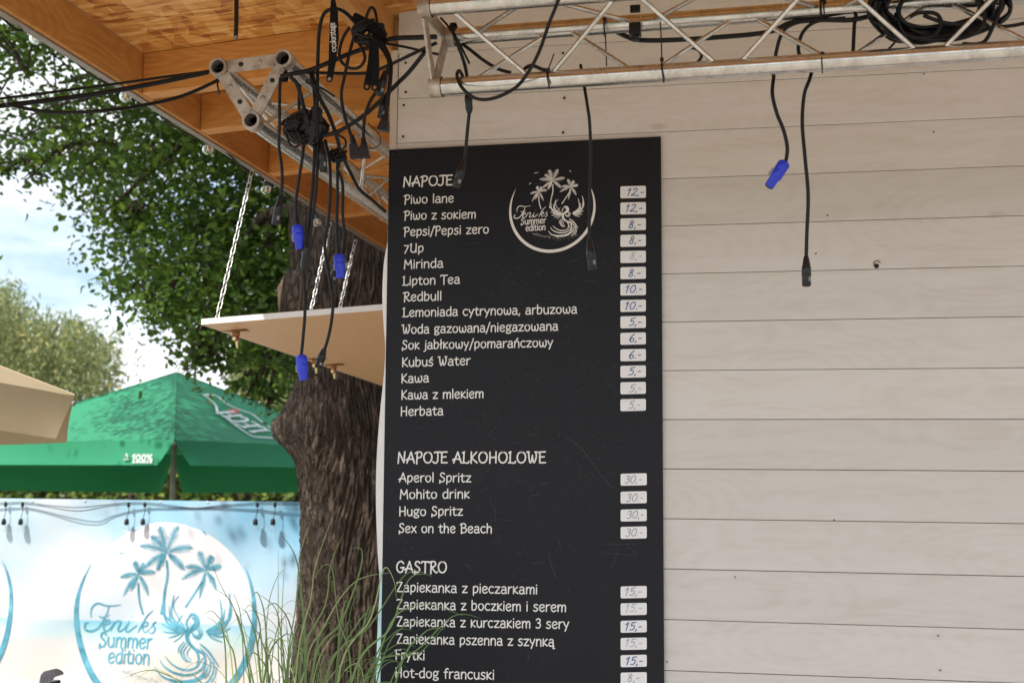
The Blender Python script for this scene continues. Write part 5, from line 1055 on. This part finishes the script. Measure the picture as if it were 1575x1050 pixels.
mb = MB(); A_, B_ = R(517, 73, 2.7165), R(514.5, 35, 2.7165); write(mb, 'colorstage', A_, B_, .0135, (0, -1, 0), .00085, .00002); c_ = A_-(B_-A_).normalized()*.006-Vector((.005, 0, 0)); mb.tube([c_+Vector((math.cos(a)*.0045, 0, math.sin(a)*.0045)) for a in np.linspace(0, 6.283, 7)[:-1]], .0011, 4, closed=True); mb.obj('lettering', M_chalk, s_)
strap([(574, 62, 2.70), (571, 100, 2.70), (564.5, 134, 2.70)], [.014, .017, .017], 'left one of the two dark straps with metal eyelets hanging below the knot', 2)
strap([(578, 62, 2.69), (578, 100, 2.69), (577, 135, 2.69)], [.014, .017, .018], 'right one of the two dark straps with metal eyelets hanging below the knot', 2)
strap([(365, -40, 2.72), (364, 0, 2.72), (364, 30, 2.72), (363, 58, 2.72)], .0105, 'dark flat hanging bar with one bolt hole below the chipboard roof', 1, M_blk2, 'hanger_strap')
# cable tie round the upper right of left truss apex
velcro(437, 108, 126, 2.77, .012, 'black strap knotted round the plate at the left truss apex')

# ------------------------------------------------------------ globe string lights under the roof edge
gs = thing('string_lights', 'string of clear globe bulbs hung along the outer edge of the timber roof', 'string lights', R(195, 147, 3.5))
BP = [(57, 57, 3.0, 11.5), (195, 147, 3.52, 10.5), (321.5, 228, 4.1, 9.3), (411, 290, 4.66, 8.3), (490, 340, 5.3, 7.6), (536, 407, 5.7, 7)]
WP = [(-60, -18, 2.6), (0, 25, 2.85), (25, 46, 2.9), (52, 47, 3.0), (90, 66, 3.1), (110, 90, 3.2), (150, 122, 3.4), (193, 136, 3.52), (235, 165, 3.7), (268, 195, 3.9), (318, 218, 4.1), (345, 232, 4.2), (385, 268, 4.45), (409, 281, 4.66), (450, 310, 5.0), (488, 331, 5.3), (505, 360, 5.5), (534, 398, 5.7), (560, 402, 5.9)]
mb = MB(); mb.tube(cat([R(*p) for p in WP], 6), .0033, 6); mb.obj('wire', M_black, gs)
for x, y, d, rp_ in BP:
    d *= 1.045; x -= 2; y += 2
    r = rp_*d/F; c = R(x, y, d); ax = Vector((.05, 0, -1)).normalized(); s_ = MB(); top = c-ax*(r+.016); s_.lathe(top-ax*.006, ax, [(0, .004), (.004, .0095), (.020, .0100), (.023, .008)], 12); so = s_.obj('socket', M_blk2, gs)
    glassbulb(c-ax*r, r, so, ax)
    f_ = MB(); f_.lathe(c-ax*r*.8, ax, [(0, r*.12), (r*.7, r*.1), (r*.8, r*.05)], 8)
    for k in range(4): f_.tube([c-ax*r*.1+Vector((math.cos(k*1.57)*r*.1, math.sin(k*1.57)*r*.1, 0)), c+ax*r*.4+Vector((math.cos(k*1.57)*r*.28, math.sin(k*1.57)*r*.28, 0))], r*.035, 5)
    f_.obj('filament', M_fil, so)
